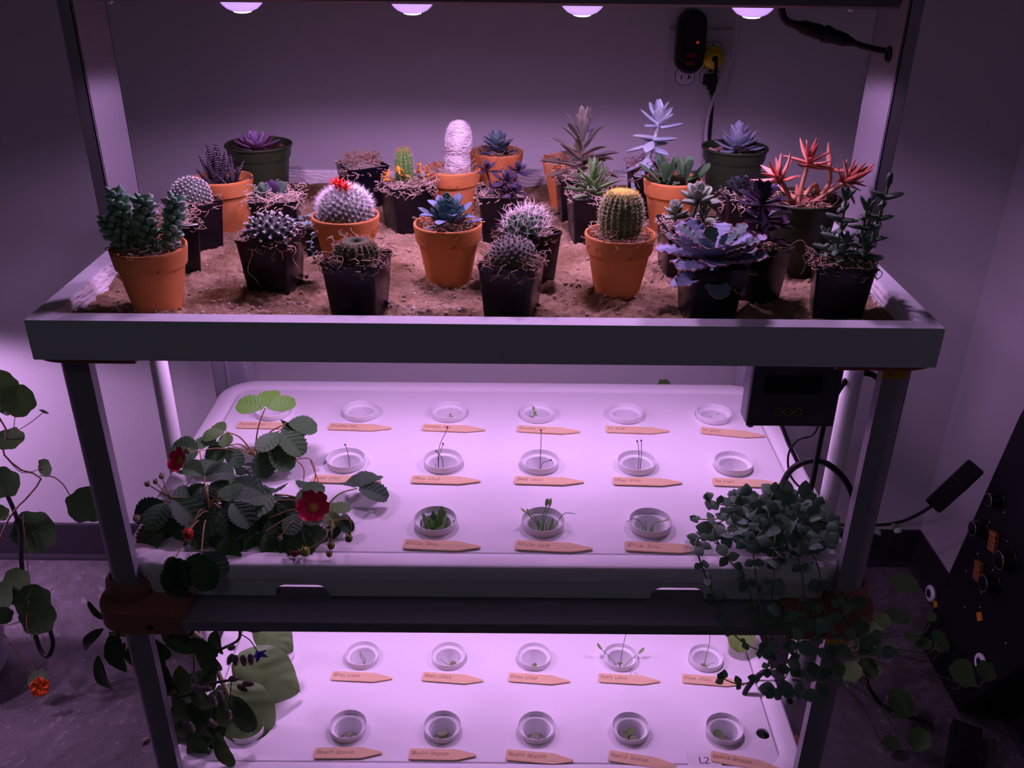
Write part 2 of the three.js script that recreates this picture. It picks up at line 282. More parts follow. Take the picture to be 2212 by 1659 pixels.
// ------------------------------------------------------------ generic plant geometry
// fleshy leaf along +Y, upper face +Z
function leafGeo({ L = 1, W = .4, T = .12, w = t => Math.sin(PI * Math.min(1, .08 + t * .92)) , th = t => Math.sqrt(Math.max(0, 1 - t * t)) , bend = 0, cup = 0, nt = 9, nr = 8, ruffle = 0, rf = 5, keel = 0, twist = 0 }) {
  const P = [], U = [], I = []; let y = 0, z = 0;
  for (let i = 0; i <= nt; i++) {
    const t = i / nt, a = bend * t; if (i) { y += Math.cos(a) * L / nt; z += Math.sin(a) * L / nt; }
    const hw = Math.max(.0005 * L, W * w(t) / 2), ht = Math.max(.0004 * L, T * th(t) / 2);
    for (let k = 0; k <= nr; k++) {
      const f = 2 * PI * k / nr, cx = Math.cos(f), cz = Math.sin(f); let x = hw * cx, q = ht * cz + cup * hw * cx * cx - keel * ht * (cz < 0 ? (1 - Math.abs(cx)) : 0);
      if (ruffle) { const e = cx * cx * cx * cx * Math.min(1, t * 1.6); q += Math.sin(t * rf * 2 * PI + (cx > 0 ? 0 : 1.9)) * ruffle * W * e; x *= 1 + .10 * e * Math.sin(t * rf * 4.2 + (cx > 0 ? 1 : 0)); }
      const ct = Math.cos(twist * t), st = Math.sin(twist * t), x2 = x * ct - q * st, q2 = x * st + q * ct;
      P.push(x2, y - Math.sin(a) * q2, z + Math.cos(a) * q2); U.push(.5 + cx * .5, t);
    }
  }
  for (let i = 0; i < nt; i++) for (let k = 0; k < nr; k++) { const a = i * (nr + 1) + k, b = a + nr + 1; I.push(a, b, a + 1, a + 1, b, b + 1); }
  const g = new THREE.BufferGeometry(); g.setAttribute('position', new THREE.Float32BufferAttribute(P, 3)); g.setAttribute('uv', new THREE.Float32BufferAttribute(U, 2)); g.setIndex(I.reverse()); g.computeVertexNormals(); return g;
}
const pointed = (p = .55, b = .25) => t => t < p ? b + (1 - b) * Math.sin(PI / 2 * t / p) : Math.pow(Math.max(0, 1 - (t - p) / (1 - p)), .75);
const spoon = (b = .25) => t => t < .68 ? b + (1 - b) * Math.pow(t / .68, 1.3) : Math.sqrt(Math.max(0, 1 - Math.pow((t - .68) / .32, 2)));
const oval = (b = .3) => t => Math.max(b * (1 - t), Math.sqrt(Math.max(0, 1 - Math.pow((t - .52) / .48, 2))));
const lance = t => t < .15 ? .6 + .4 * t / .15 : Math.pow(Math.max(0, 1 - (t - .15) / .85), .7);
// thin leaf sheet along +Y, upper face +Z
function sheetLeaf({ L = 1, W = .8, w = oval(.2), bend = 0, fold = .15, nt = 14, ns = 8, teeth = 0, td = .06, veins = 0, vd = .02, wave = 0, droop = 0, notch = 0 }) {
  const P = [], U = [], I = []; let y = 0, z = 0;
  for (let i = 0; i <= nt; i++) {
    const t = i / nt, a = bend * t; if (i) { y += Math.cos(a) * L / nt; z += Math.sin(a) * L / nt; }
    const tooth = teeth ? 1 - td * (((t * teeth) % 1)) : 1, hw = Math.max(.004 * L, W * w(t) * tooth / 2);
    for (let k = 0; k <= ns; k++) { const s = k / ns * 2 - 1, as = Math.abs(s); let q = fold * hw * as - droop * hw * s * s + (wave ? Math.sin(t * 9 + s * 2.5) * wave * W * as : 0); if (veins) q += vd * W * Math.sin((t * veins - as * 1.6) * 2 * PI) * (1 - as * .4) * Math.min(1, as * 5);
      const yy = y + (notch && t > .7 ? -notch * L * (1 - as) * (t - .7) : 0); P.push(hw * s, yy - Math.sin(a) * q, z + Math.cos(a) * q); U.push(k / ns, t); }
  }
  for (let i = 0; i < nt; i++) for (let k = 0; k < ns; k++) { const a = i * (ns + 1) + k, b = a + ns + 1; I.push(a, a + 1, b, a + 1, b + 1, b); }
  const g = new THREE.BufferGeometry(); g.setAttribute('position', new THREE.Float32BufferAttribute(P, 3)); g.setAttribute('uv', new THREE.Float32BufferAttribute(U, 2)); g.setIndex(I); g.computeVertexNormals(); return g;
}
const _b = new THREE.Matrix4();
// orient +Y along dir, +Z as near to `face` as possible
function aim(o, pos, dir, face = V(0, 1, 0), roll = 0) {
  const Y = dir.clone().normalize(); let Z = face.clone().addScaledVector(Y, -face.dot(Y)); if (Z.lengthSq() < 1e-5) { Z = V(-Y.x, 0.2, 1).addScaledVector(Y, -V(-Y.x, .2, 1).dot(Y)); } Z.normalize();
  const X = new THREE.Vector3().crossVectors(Y, Z); _b.makeBasis(X, Y, Z); o.quaternion.setFromRotationMatrix(_b); if (roll) o.rotateY(roll); o.position.copy(pos); return o;
}
const dirOf = (az, el) => V(Math.cos(az) * Math.cos(el), Math.sin(el), Math.sin(az) * Math.cos(el));
const pick = a => a[Math.floor(rnd() * a.length)];
function rosette(parent, { n, geos, mats, y, r0 = .01, e0 = 5, e1 = 80, s0 = 1, s1 = .3, rise = .01, x = 0, z = 0, tilt = 0, tiltAz = 0, jitter = .12, name = 'leaf', az0 = 0, pw = 1 }) {
  const q = new THREE.Quaternion().setFromAxisAngle(V(-Math.sin(tiltAz), 0, Math.cos(tiltAz)).normalize(), -tilt);
  const up = V(0, 1, 0).applyQuaternion(q);
  for (let i = 0; i < n; i++) {
    const f = Math.pow(i / Math.max(1, n - 1), pw), az = az0 + i * 2.39996 + rr(-jitter, jitter), el = rad(e0 + (e1 - e0) * f + rr(-5, 5)), r = r0 * (1 - f), s = (s0 + (s1 - s0) * f) * rr(.92, 1.08);
    const d = dirOf(az, el).applyQuaternion(q), p = V(Math.cos(az) * r, rise * f, Math.sin(az) * r).applyQuaternion(q).add(V(x, y, z));
    const m = part(name, pick(geos), pick(mats), parent); aim(m, p, d, up); m.scale.setScalar(s);
  }
}
// many thin three-sided spikes in one geometry
function spikes(list, taper = 0) {
  const P = [], N = []; const X = V(), Y = V(), a = V();
  for (const { p, d, l, r, c } of list) {
    const D = d.clone().normalize(); X.set(D.y, -D.x + .001, D.z * .3 + .01).cross(D).normalize(); Y.crossVectors(D, X);
    const tip = p.clone().addScaledVector(D, l); if (c) tip.add(c); const q = [0, 1, 2].map(k => p.clone().addScaledVector(X, Math.cos(k * 2.094) * r).addScaledVector(Y, Math.sin(k * 2.094) * r)), n = [0, 1, 2].map(k => X.clone().multiplyScalar(Math.cos(k * 2.094)).addScaledVector(Y, Math.sin(k * 2.094)));
    for (let k = 0; k < 3; k++) { const j = (k + 1) % 3; for (const [v, m] of [[q[k], n[k]], [q[j], n[j]], [tip, D]]) { P.push(v.x, v.y, v.z); N.push(m.x, m.y, m.z); } }
  }
  const g = new THREE.BufferGeometry(); g.setAttribute('position', new THREE.Float32BufferAttribute(P, 3)); g.setAttribute('normal', new THREE.Float32BufferAttribute(N, 3)); g.setAttribute('uv', new THREE.Float32BufferAttribute(new Float32Array(P.length / 3 * 2), 2)); return g;
}
// curly dry fibres
function fibres(n, R, y, o = {}) {
  const L = []; const sq = o.square;
  for (let i = 0; i < n; i++) {
    const a = rr(0, 2 * PI), q = Math.sqrt(rnd()); let x, z; if (sq) { x = rr(-R, R); z = rr(-R, R); } else { x = Math.cos(a) * q * R; z = Math.sin(a) * q * R; }
    if (o.hole && Math.hypot(x, z) < o.hole) { const k = o.hole / Math.max(.001, Math.hypot(x, z)); x *= k; z *= k; if (sq) { x = Math.max(-R, Math.min(R, x)); z = Math.max(-R, Math.min(R, z)); } }
    let h = rr(0, 2 * PI), cv = rr(.35, 1.15) * (rnd() < .5 ? -1 : 1), yy = y + rr(0, o.up ?? .008), vy = rr(-.0015, .003); const pts = []; const m = 7 + Math.floor(rnd() * 5), st = rr(.0026, .0046) * Math.min(1.2, o.scale || 1);
    for (let k = 0; k < m; k++) {
      pts.push(V(x, yy, z)); h += cv + rr(-.3, .3); x += Math.cos(h) * st; z += Math.sin(h) * st; yy += vy + rr(-.0012, .0012);
      const e = (sq ? Math.max(Math.abs(x), Math.abs(z)) : Math.hypot(x, z)) / R; if (e > 1.12) { h += 2.2; vy -= .0006; } vy -= .0004; if (e < 1.05 && yy < y) { yy = y; vy = rr(0, .0015); }
    }
    L.push(new THREE.TubeGeometry(new THREE.CatmullRomCurve3(pts), 10, rr(.00035, .0007) * (o.thick || 1), 3, false));
  }
  return merge(L);
}
const mossSq = [0, 1, 2].map(() => fibres(150, .032, .0645, { square: true, hole: .012 })), mossRd = [0, 1, 2].map(() => fibres(170, .037, .0675, { hole: .018 }));
const mossBig = [0, 1].map(() => fibres(120, .044, .086, { hole: .008 }));

// pots
const clayGeo = lathe([[0, .001], [.0262, 0], [.0272, .001], [.0372, .0545], [.0395, .0555], [.0402, .057], [.0428, .0755], [.0426, .0778], [.0410, .0786], [.0396, .0778], [.0372, .0600], [.0350, .0560], [.034, .05]], 56);
const claySoil = lathe([[0, .067], [.015, .0672], [.03, .0655], [.0382, .0645]], 28);
function loft(levels, seg = 6) { // rounded square rings [half, y, corner]
  const P = [], I = [], U = []; const ring = 4 * (seg + 1);
  levels.forEach(([h, y, c], li) => { for (let q = 0; q < 4; q++) for (let s = 0; s <= seg; s++) { const a = q * PI / 2 + s / seg * PI / 2, cx = [1, -1, -1, 1][q] * (h - c), cz = [1, 1, -1, -1][q] * (h - c); P.push(cx + Math.cos(a) * c, y, cz + Math.sin(a) * c); U.push(a / 6.283, li / levels.length); } });
  for (let l = 0; l < levels.length - 1; l++) for (let k = 0; k < ring; k++) { const a = l * ring + k, b = l * ring + (k + 1) % ring; I.push(a, a + ring, b, b, a + ring, b + ring); }
  const g = new THREE.BufferGeometry(); g.setAttribute('position', new THREE.Float32BufferAttribute(P, 3)); g.setAttribute('uv', new THREE.Float32BufferAttribute(U, 2)); g.setIndex(I); return toCreasedNormals(g, .6);
}
const squareGeo = loft([[.001, 0, .0005], [.0248, 0, .004], [.0260, .0015, .004], [.0318, .070, .005], [.0326, .0705, .005], [.0330, .0735, .005], [.0322, .0742, .0045], [.0314, .0735, .0045], [.0306, .060, .004]]);
const squareSoil = loft([[.0005, .0655, .0002], [.02, .0655, .004], [.0308, .063, .004]]);
const greenGeo = lathe([[0, .002], [.034, 0], [.036, .0015], [.0450, .078], [.0462, .0795], [.0478, .081], [.0490, .0945], [.0512, .0955], [.0518, .0975], [.0508, .0995], [.0492, .0992], [.0480, .094], [.0462, .078]], 56);
const greenSoil = lathe([[0, .087], [.02, .0868], [.0478, .085]], 32);
const POT = { T: { geo: clayGeo, mat: M.clay, soil: claySoil, h: .067, sink: .003 }, S: { geo: squareGeo, mat: M.potBlack, soil: squareSoil, h: .0655, sink: .006 }, G: { geo: greenGeo, mat: M.potGreen, soil: greenSoil, h: .087, sink: .004 } };
function potted(kind, name, label, cat, x, z, turn = 0, o = {}) {
  const k = POT[kind], t = thing(name, label, cat, [x, (o.y ?? SAND + nz(x * 14, z * 14) * .0045) - k.sink, z], turn);
  part('pot', k.geo, k.mat, t, { T: 'terracotta pot with thick rim', S: 'glossy black square nursery pot', G: 'dark green round nursery pot' }[kind]);
  part('soil', k.soil, M.soil, t);
  const mo = o.moss ?? 1; if (mo) { const m = stuffPart('dry_moss', pick({ T: mossRd, S: mossSq, G: mossBig }[kind]), o.pale ? M.mossPale : M.moss, t); m.rotation.y = kind === 'S' ? Math.floor(rnd() * 4) * PI / 2 : rr(0, 6); }
  return t;
}
const fib = (n, i) => { const y = 1 - 2 * (i + .5) / n, r = Math.sqrt(1 - y * y), a = i * 2.39996; return V(Math.cos(a) * r, y, Math.sin(a) * r); };
// ribbed globe: radius R, height H, ribs n
function ribbed(R, H, n, depth, top = .12) {
  const nu = n * 6, nv = 26, P = [], I = [];
  const rad_ = v => Math.pow(Math.sin(PI * Math.min(.995, Math.max(.005, v))), .62);
  for (let j = 0; j <= nv; j++) for (let i = 0; i <= nu; i++) { const v = .06 + .94 * j / nv, f = i / nu * 2 * PI, c = Math.abs(Math.cos(f * n / 2)); let r = R * rad_(v) * (1 - depth * (1 - c) * (v > .93 ? .2 : 1)); let y = H * (1 - Math.cos(PI * v)) / 2; if (v > .95) y -= top * R * (v - .95) / .05; P.push(Math.cos(f) * r, y, Math.sin(f) * r); }
  for (let j = 0; j < nv; j++) for (let i = 0; i < nu; i++) { const a = j * (nu + 1) + i, b = a + nu + 1; I.push(a, b, a + 1, a + 1, b, b + 1); }
  const g = new THREE.BufferGeometry(); g.setAttribute('position', new THREE.Float32BufferAttribute(P, 3)); g.setIndex(I); g.computeVertexNormals();
  const crest = (k, v) => { const f = k / n * 2 * PI, r = R * rad_(v), y = H * (1 - Math.cos(PI * v)) / 2; return { p: V(Math.cos(f) * r, y, Math.sin(f) * r), n: V(Math.cos(f) * Math.sin(PI * v), -Math.cos(PI * v) * .9, Math.sin(f) * Math.sin(PI * v)).normalize() }; };
  return { g, crest };
}
// tubercled dome
function tubercles(R, n, ys, bump, cut = -.35) {
  const L = [new THREE.SphereGeometry(R, 24, 16).scale(1, ys, 1)], nodes = [];
  for (let i = 0; i < n; i++) { const d = fib(n, i); if (d.y < cut) continue; const p = V(d.x * R, d.y * R * ys, d.z * R), nn = V(d.x, d.y / ys, d.z).normalize(); const b = new THREE.ConeGeometry(bump, bump * 1.5, 6, 2).translate(0, bump * .35, 0); const q = new THREE.Quaternion().setFromUnitVectors(V(0, 1, 0), nn); b.applyQuaternion(q).translate(p.x, p.y, p.z); L.push(b); nodes.push({ p: p.clone().addScaledVector(nn, bump * 1.05), n: nn }); }
  return { g: merge(L), nodes };
}
const around = (n, spread) => { const a = V(rr(-1, 1), rr(-1, 1), rr(-1, 1)); return n.clone().multiplyScalar(1 - spread * .75).addScaledVector(a, spread).normalize(); };
const C = (r, g, b, rough = .55, o) => mat(lin(r, g, b), rough, o);
const W_ = { wool: C(.86, .84, .82, .9), spine: C(.66, .58, .42, .6), spineW: C(.85, .82, .78, .6), yellow: C(.80, .62, .10, .6) };

// ------------------------------------------------------------ potted plants on the sand
// sedum in the front left clay pot
{
  const t = potted('T', 'potted_sedum', 'terracotta pot of beaded green sedum stems, nearest the left front corner', 'potted plant', -.388, .757, .3);
  const g = leafGeo({ L: .0108, W: .0088, T: .0078, w: oval(.7), nt: 7, nr: 8, bend: .2 }), ms = [C(.24, .46, .28), C(.30, .52, .35), C(.19, .38, .23), C(.36, .54, .42)];
  const shoots = [[[-.012, .066, .008], [-.030, .088, .004], [-.042, .112, 0]], [[-.006, .066, -.004], [-.022, .105, -.006], [-.031, .142, -.008]], [[.004, .066, .002], [.002, .10, 0], [.003, .136, -.002]], [[.018, .066, 0], [.030, .098, -.006], [.037, .134, -.010]]];
  for (const s of shoots) {
    const c = curve(s.map(p => { const v = V(...p); v.applyAxisAngle(V(0, 1, 0), -.3); return v; })); const st = part('shoot', new THREE.TubeGeometry(c, 12, .0045, 6), ms[2], t);
    const n = 44; for (let i = 0; i < n; i++) { const u = .06 + .94 * i / n, p = c.getPointAt(Math.min(1, u)), T = c.getTangentAt(Math.min(1, u)); const a = i * 2.39996, side = V(Math.cos(a), 0, Math.sin(a)); side.addScaledVector(T, -side.dot(T)).normalize(); const open = u > .85 ? .3 + (1 - u) * 3 : .8; const m = part('leaf', g, pick(ms), st); aim(m, p.clone().addScaledVector(side, .0045), side.clone().multiplyScalar(open * 1.7).addScaledVector(T, .7), T); m.scale.setScalar((u < .3 ? .8 : 1) * (u > .9 ? .7 : 1) * rr(.85, 1.15)); }
  }
}
// zebra haworthia
{
  const c = document.createElement('canvas'); c.width = 128; c.height = 256; const x = c.getContext('2d'); x.fillStyle = '#1e1824'; x.fillRect(0, 0, 128, 256); x.fillStyle = '#e8dce4';
  for (let j = 0; j < 15; j++) for (let i = 0; i < 8; i++) { x.beginPath(); x.ellipse(i * 16 + (j % 2) * 8, 8 + j * 17, rr(3, 5.5), rr(2, 3.2), 0, 0, 7); x.fill(); }
  const tx = new THREE.CanvasTexture(c); tx.colorSpace = THREE.SRGBColorSpace; const m = mat(0xffffff, .5, { map: tx });
  const t = potted('T', 'potted_haworthia', 'terracotta pot with a dark spiky white-banded haworthia', 'potted plant', -.391, .444, 0, { moss: 0 });
  const gs = [.25, .05, -.12].map(b => leafGeo({ L: .047, W: .0098, T: .007, w: lance, bend: b, nt: 10 }));
  rosette(t, { n: 15, geos: gs, mats: [m], y: .066, r0: .010, e0: 50, e1: 88, s0: .8, s1: 1.15, x: -.006 });
  rosette(t, { n: 9, geos: gs, mats: [m], y: .066, r0: .008, e0: 42, e1: 85, s0: .6, s1: .8, x: .018, z: .010 });
  const dry = C(.45, .25, .14, .9); for (let i = 0; i < 5; i++) { const d = part('dry_leaf', leafGeo({ L: .022, W: .009, T: .0012, w: lance, bend: .5 }), dry, t); aim(d, V(rr(-.03, .0), .067, rr(.0, .026)), dirOf(rr(0, 6), rad(rr(10, 40)))); }
}
// red-flowered fuzzy cactus
{
  const t = potted('T', 'potted_cactus', 'terracotta pot with a round fuzzy white cactus topped by red flowers', 'potted cactus', -.183, .632, 0, { moss: 0 });
  const R = .0315, tb = tubercles(R, 300, .88, .0026); const b = part('cactus_body', tb.g, C(.13, .17, .12, .7), t); b.position.y = .082;
  const sp = [], wo = []; for (const { p, n } of tb.nodes) { for (let k = 0; k < 9; k++) sp.push({ p, d: around(n, .95), l: rr(.0035, .0062), r: .00016 }); for (let k = 0; k < (n.y > .25 ? 14 : 5); k++) wo.push({ p, d: around(n, .5), l: rr(.005, n.y > .25 ? .0115 : .008), r: .0002 }); }
  stuffPart('spines', spikes(sp), W_.spineW, b); stuffPart('wool', spikes(wo), W_.wool, b);
  const fm = C(.80, .055, .035, .5), fg = leafGeo({ L: .0135, W: .0034, T: .0010, w: lance, bend: -.5, nt: 5, nr: 6 });
  for (const [fx, fy, fz] of [[-.008, .032, .004], [.005, .028, .012], [-.002, .031, .010]]) { const f = part('flower', lathe([[0, .006], [.0022, .006], [.0018, -.002]], 10), fm, t, 'red flower'); f.position.set(fx, fy + .082, fz); for (let k = 0; k < 12; k++) { const m = part('petal', fg, fm, f); aim(m, V(0, .004, 0), dirOf(k * 2.4, rad(15 + 60 * (k / 12)))); } }
  stuffPart('dry_moss', fibres(40, .038, .066, { hole: .03 }), M.moss, t);
}
// woolly column cactus
{
  const t = potted('T', 'potted_cactus', 'terracotta pot with a tall white woolly column cactus', 'potted cactus', -.062, .386, 0, { pale: true });
  const R = r => r, prof = [[.0, 0], [.0165, .0], [.0178, .012], [.0165, .025], [.0140, .033], [.0176, .041], [.0185, .052], [.0175, .064], [.0135, .075], [.007, .081], [0, .083]];
  const g = new THREE.LatheGeometry(new THREE.SplineCurve(prof.map(q => new THREE.Vector2(...q))).getPoints(40), 40), p = g.attributes.position; for (let i = 0; i < p.count; i++) { const y = p.getY(i); p.setX(i, p.getX(i) + .006 * y / .07 * 1 * (y < .03 ? -.3 : .4)); const k = 1 + .22 * nz(p.getX(i) * 90, y * 110, p.getZ(i) * 90); p.setX(i, p.getX(i) * k); p.setZ(i, p.getZ(i) * k); } g.computeVertexNormals();
  const b = part('cactus_body', g, C(.74, .71, .68, .95), t); b.position.set(.008, .066, 0);
  const w = []; const L = []; for (let i = 0; i < 2400; i++) { const f = rr(0, 6.283), y = rr(.001, .080); let k = 0; while (k < prof.length - 2 && prof[k + 1][1] < y) k++; const u = (y - prof[k][1]) / Math.max(1e-5, prof[k + 1][1] - prof[k][1]), r = prof[k][0] + (prof[k + 1][0] - prof[k][0]) * u; const pp = V(Math.cos(f) * r + .006 * y / .07 * (y < .03 ? -.3 : .4), y, Math.sin(f) * r), tan = V(-Math.sin(f), rr(-.5, .5), Math.cos(f)).multiplyScalar(rnd() < .5 ? 1 : -1); w.push({ p: pp, d: V(Math.cos(f), rr(-.2, .6), Math.sin(f)).addScaledVector(tan, rr(.6, 1.6)), l: rr(.003, .0065), r: .00032 }); }
  stuffPart('wool', spikes(w), W_.wool, b);
  { const T = []; for (let i = 0; i < 170; i++) { let f = rr(0, 6.283), y = rr(.004, .076); const P = []; const df = rr(.12, .3) * (rnd() < .5 ? -1 : 1), dy = rr(-.003, .003); for (let q = 0; q < 7; q++) { let k = 0; while (k < prof.length - 2 && prof[k + 1][1] < y) k++; const u = (y - prof[k][1]) / Math.max(1e-5, prof[k + 1][1] - prof[k][1]), r = prof[k][0] + (prof[k + 1][0] - prof[k][0]) * u + .0012 + rr(-.0006, .0012); P.push(V(Math.cos(f) * r + .006 * y / .07 * (y < .03 ? -.3 : .4), y, Math.sin(f) * r)); f += df; y = Math.max(.002, Math.min(.079, y + dy + rr(-.0015, .0015))); } T.push(new THREE.TubeGeometry(new THREE.CatmullRomCurve3(P), 12, .0006, 4, false)); } stuffPart('wool_strands', merge(T), C(.80, .76, .74, .95), b); }
  stuffPart('twigs', fibres(16, .034, .072, { up: .02, scale: 1.4 }), M.moss, t);
}
const blueE = [C(.15, .25, .27), C(.13, .21, .25), C(.18, .28, .30)];
// blue echeveria at the back
{
  const t = potted('T', 'potted_echeveria', 'terracotta pot with a raised slate-blue echeveria rosette, against the back rim', 'potted plant', .003, .283);
  const gs = [0, 1].map(() => leafGeo({ L: .024, W: .015, T: .0034, w: pointed(.66, .35), bend: .35, cup: .22 }));
  part('stem', new THREE.CylinderGeometry(.003, .0036, .03, 8).translate(0, .078, 0), M.stem, t);
  rosette(t, { n: 9, geos: gs, mats: [C(.10, .13, .17), C(.09, .11, .15)], y: .074, r0: .006, e0: 2, e1: 24, s0: 1.25, s1: 1.0, rise: .006 });
  rosette(t, { n: 20, geos: gs, mats: blueE, y: .086, r0: .005, e0: 14, e1: 84, s0: 1.05, s1: .55, rise: .012 });
}
// dark layered rosette, centre
{
  const t = potted('T', 'potted_echeveria', 'terracotta pot with a dark blue-green layered rosette, front centre', 'potted plant', -.052, .657);
  const gs = [leafGeo({ L: .022, W: .0165, T: .0028, w: pointed(.75, .55), bend: .75, cup: .35 }), leafGeo({ L: .022, W: .0165, T: .0028, w: pointed(.75, .55), bend: .5, cup: .35 })], lo = leafGeo({ L: .036, W: .012, T: .0024, w: spoon(.4), bend: -.3, cup: .3 });
  rosette(t, { n: 14, geos: [lo, leafGeo({ L: .036, W: .012, T: .0024, w: spoon(.4), bend: .5, cup: .3 })], mats: [C(.17, .23, .33), C(.14, .20, .27)], y: .078, r0: .006, e0: -4, e1: 40, s0: 1.1, s1: 1, rise: .006 });
  rosette(t, { n: 46, geos: gs, mats: [C(.06, .16, .13), C(.075, .19, .165), C(.05, .12, .11)], y: .078, r0: .009, e0: 14, e1: 84, s0: 1.05, s1: .5, rise: .028 });
}
// golden barrel
{
  const t = potted('T', 'potted_cactus', 'terracotta pot with a ribbed barrel cactus crowned in yellow wool', 'potted cactus', .158, .695);
  const { g, crest } = ribbed(.0265, .064, 21, .16, .2); const b = part('cactus_body', g, C(.16, .24, .09, .6), t); b.position.y = .0655;
  const sp = [], ye = []; for (let k = 0; k < 21; k++) for (let j = 0; j < 15; j++) { const { p, n } = crest(k, .16 + .76 * j / 15); for (let q = 0; q < 7; q++) (j > 12 ? ye : sp).push({ p, d: around(n, .9), l: rr(.0035, .0068), r: .00028 }); }
  for (let i = 0; i < 700; i++) { const a = rr(0, 6.28), r = Math.sqrt(rnd()) * .0125; ye.push({ p: V(Math.cos(a) * r, .0615 - r * .05, Math.sin(a) * r), d: V(Math.cos(a) * rr(0, .8), 1, Math.sin(a) * rr(0, .8)), l: rr(.002, .0048), r: .0005 }); }
  stuffPart('spines', spikes(sp), C(.80, .72, .40, .6), b); stuffPart('yellow_wool', spikes(ye), W_.yellow, b);
  stuffPart('long_moss', fibres(26, .04, .072, { hole: .03, up: .012, scale: 1.3 }), M.moss, t);
}
// jade paddles
{
  const t = potted('T', 'potted_jade_plant', 'terracotta pot of glossy green paddle-leaved succulent', 'potted plant', .262, .436, 0, { moss: 0 });
  const gs = [.3, .05, -.25].map(b => leafGeo({ L: .043, W: .0195, T: .0048, w: spoon(.32), bend: b, cup: .18 })), ms = [C(.09, .20, .08, .35), C(.11, .24, .10, .35), C(.08, .17, .09, .35)];
  rosette(t, { n: 10, geos: gs, mats: ms, y: .068, r0: .012, e0: 22, e1: 80, s0: 1, s1: .85, x: -.012 });
  rosette(t, { n: 9, geos: gs, mats: ms, y: .068, r0: .012, e0: 20, e1: 78, s0: 1, s1: .8, x: .018, z: .004, az0: 1 });
}
// rear clay pot with violet rosette on a stalk
{
  const t = potted('T', 'potted_echeveria', 'terracotta pot half hidden behind the felted kalanchoe, violet rosette on a stalk', 'potted plant', .118, .318);
  part('stem', taperTube([[.004, .06, 0], [.01, .10, -.004], [.018, .122, 0]], .004, .003), M.stem, t);
  const gs = [leafGeo({ L: .020, W: .012, T: .003, w: pointed(.62, .35), bend: .4, cup: .2 })];
  rosette(t, { n: 16, geos: gs, mats: [C(.30, .34, .55), C(.24, .26, .42)], y: .120, r0: .004, e0: 10, e1: 80, s0: 1, s1: .5, x: .018, rise: .008 });
  const d = part('dry_leaf', leafGeo({ L: .03, W: .014, T: .001, w: oval(.3), bend: 1.2 }), C(.42, .24, .12, .9), t); aim(d, V(-.02, .09, .018), V(-.6, -.5, .5));
}
// ---- green nursery pots
{
  const t = potted('G', 'potted_echeveria', 'green round nursery pot with a flat purple rosette, back left', 'potted plant', -.366, .324, 0, { moss: 0 });
  const gs = [leafGeo({ L: .034, W: .019, T: .003, w: pointed(.6, .35), bend: .45, cup: .2 }), leafGeo({ L: .034, W: .019, T: .003, w: pointed(.6, .35), bend: .75, cup: .25 })];
  rosette(t, { n: 8, geos: gs, mats: [C(.26, .11, .18), C(.16, .07, .09)], y: .090, r0: .008, e0: -2, e1: 14, s0: 1.05, s1: 1, rise: .004, x: -.004, z: .004 });
  rosette(t, { n: 17, geos: gs, mats: [C(.36, .23, .42), C(.30, .19, .37), C(.40, .27, .44)], y: .094, r0: .007, e0: 6, e1: 52, s0: 1, s1: .5, rise: .008, x: -.004, z: .004 });
  stuffPart('bark_chips', (() => { const L = []; for (let i = 0; i < 90; i++) { const a = rr(0, 6.3), r = Math.sqrt(rnd()) * .045; L.push(new THREE.BoxGeometry(rr(.003, .008), rr(.001, .003), rr(.002, .005)).rotateX(rr(-.5, .5)).rotateY(rr(0, 6)).translate(Math.cos(a) * r, .0885, Math.sin(a) * r)); } return merge(L); })(), C(.22, .12, .08, .9), t);
}
{
  const t = potted('G', 'potted_echeveria', 'green round nursery pot with a pale lavender rosette, back right', 'potted plant', .376, .316, 0, { moss: 0 });
  const gs = [.15, .45].map(b => leafGeo({ L: .037, W: .019, T: .0042, w: pointed(.66, .4), bend: b, cup: .2 })), ms = [C(.37, .43, .54), C(.43, .48, .58), C(.32, .38, .49)];
  rosette(t, { n: 12, geos: gs, mats: ms, y: .092, r0: .008, e0: 0, e1: 25, s0: 1, s1: 1, rise: .008, x: .002 });
  rosette(t, { n: 17, geos: gs, mats: ms, y: .098, r0: .005, e0: 34, e1: 84, s0: .95, s1: .62, rise: .018, x: .002 });
  stuffPart('gravel', (() => { const L = []; for (let i = 0; i < 120; i++) { const a = rr(0, 6.3), r = Math.sqrt(rnd()) * .045; L.push(new THREE.IcosahedronGeometry(rr(.0014, .0032), 0).translate(Math.cos(a) * r, .0885, Math.sin(a) * r)); } return merge(L); })(), C(.62, .42, .38, .8), t);
}
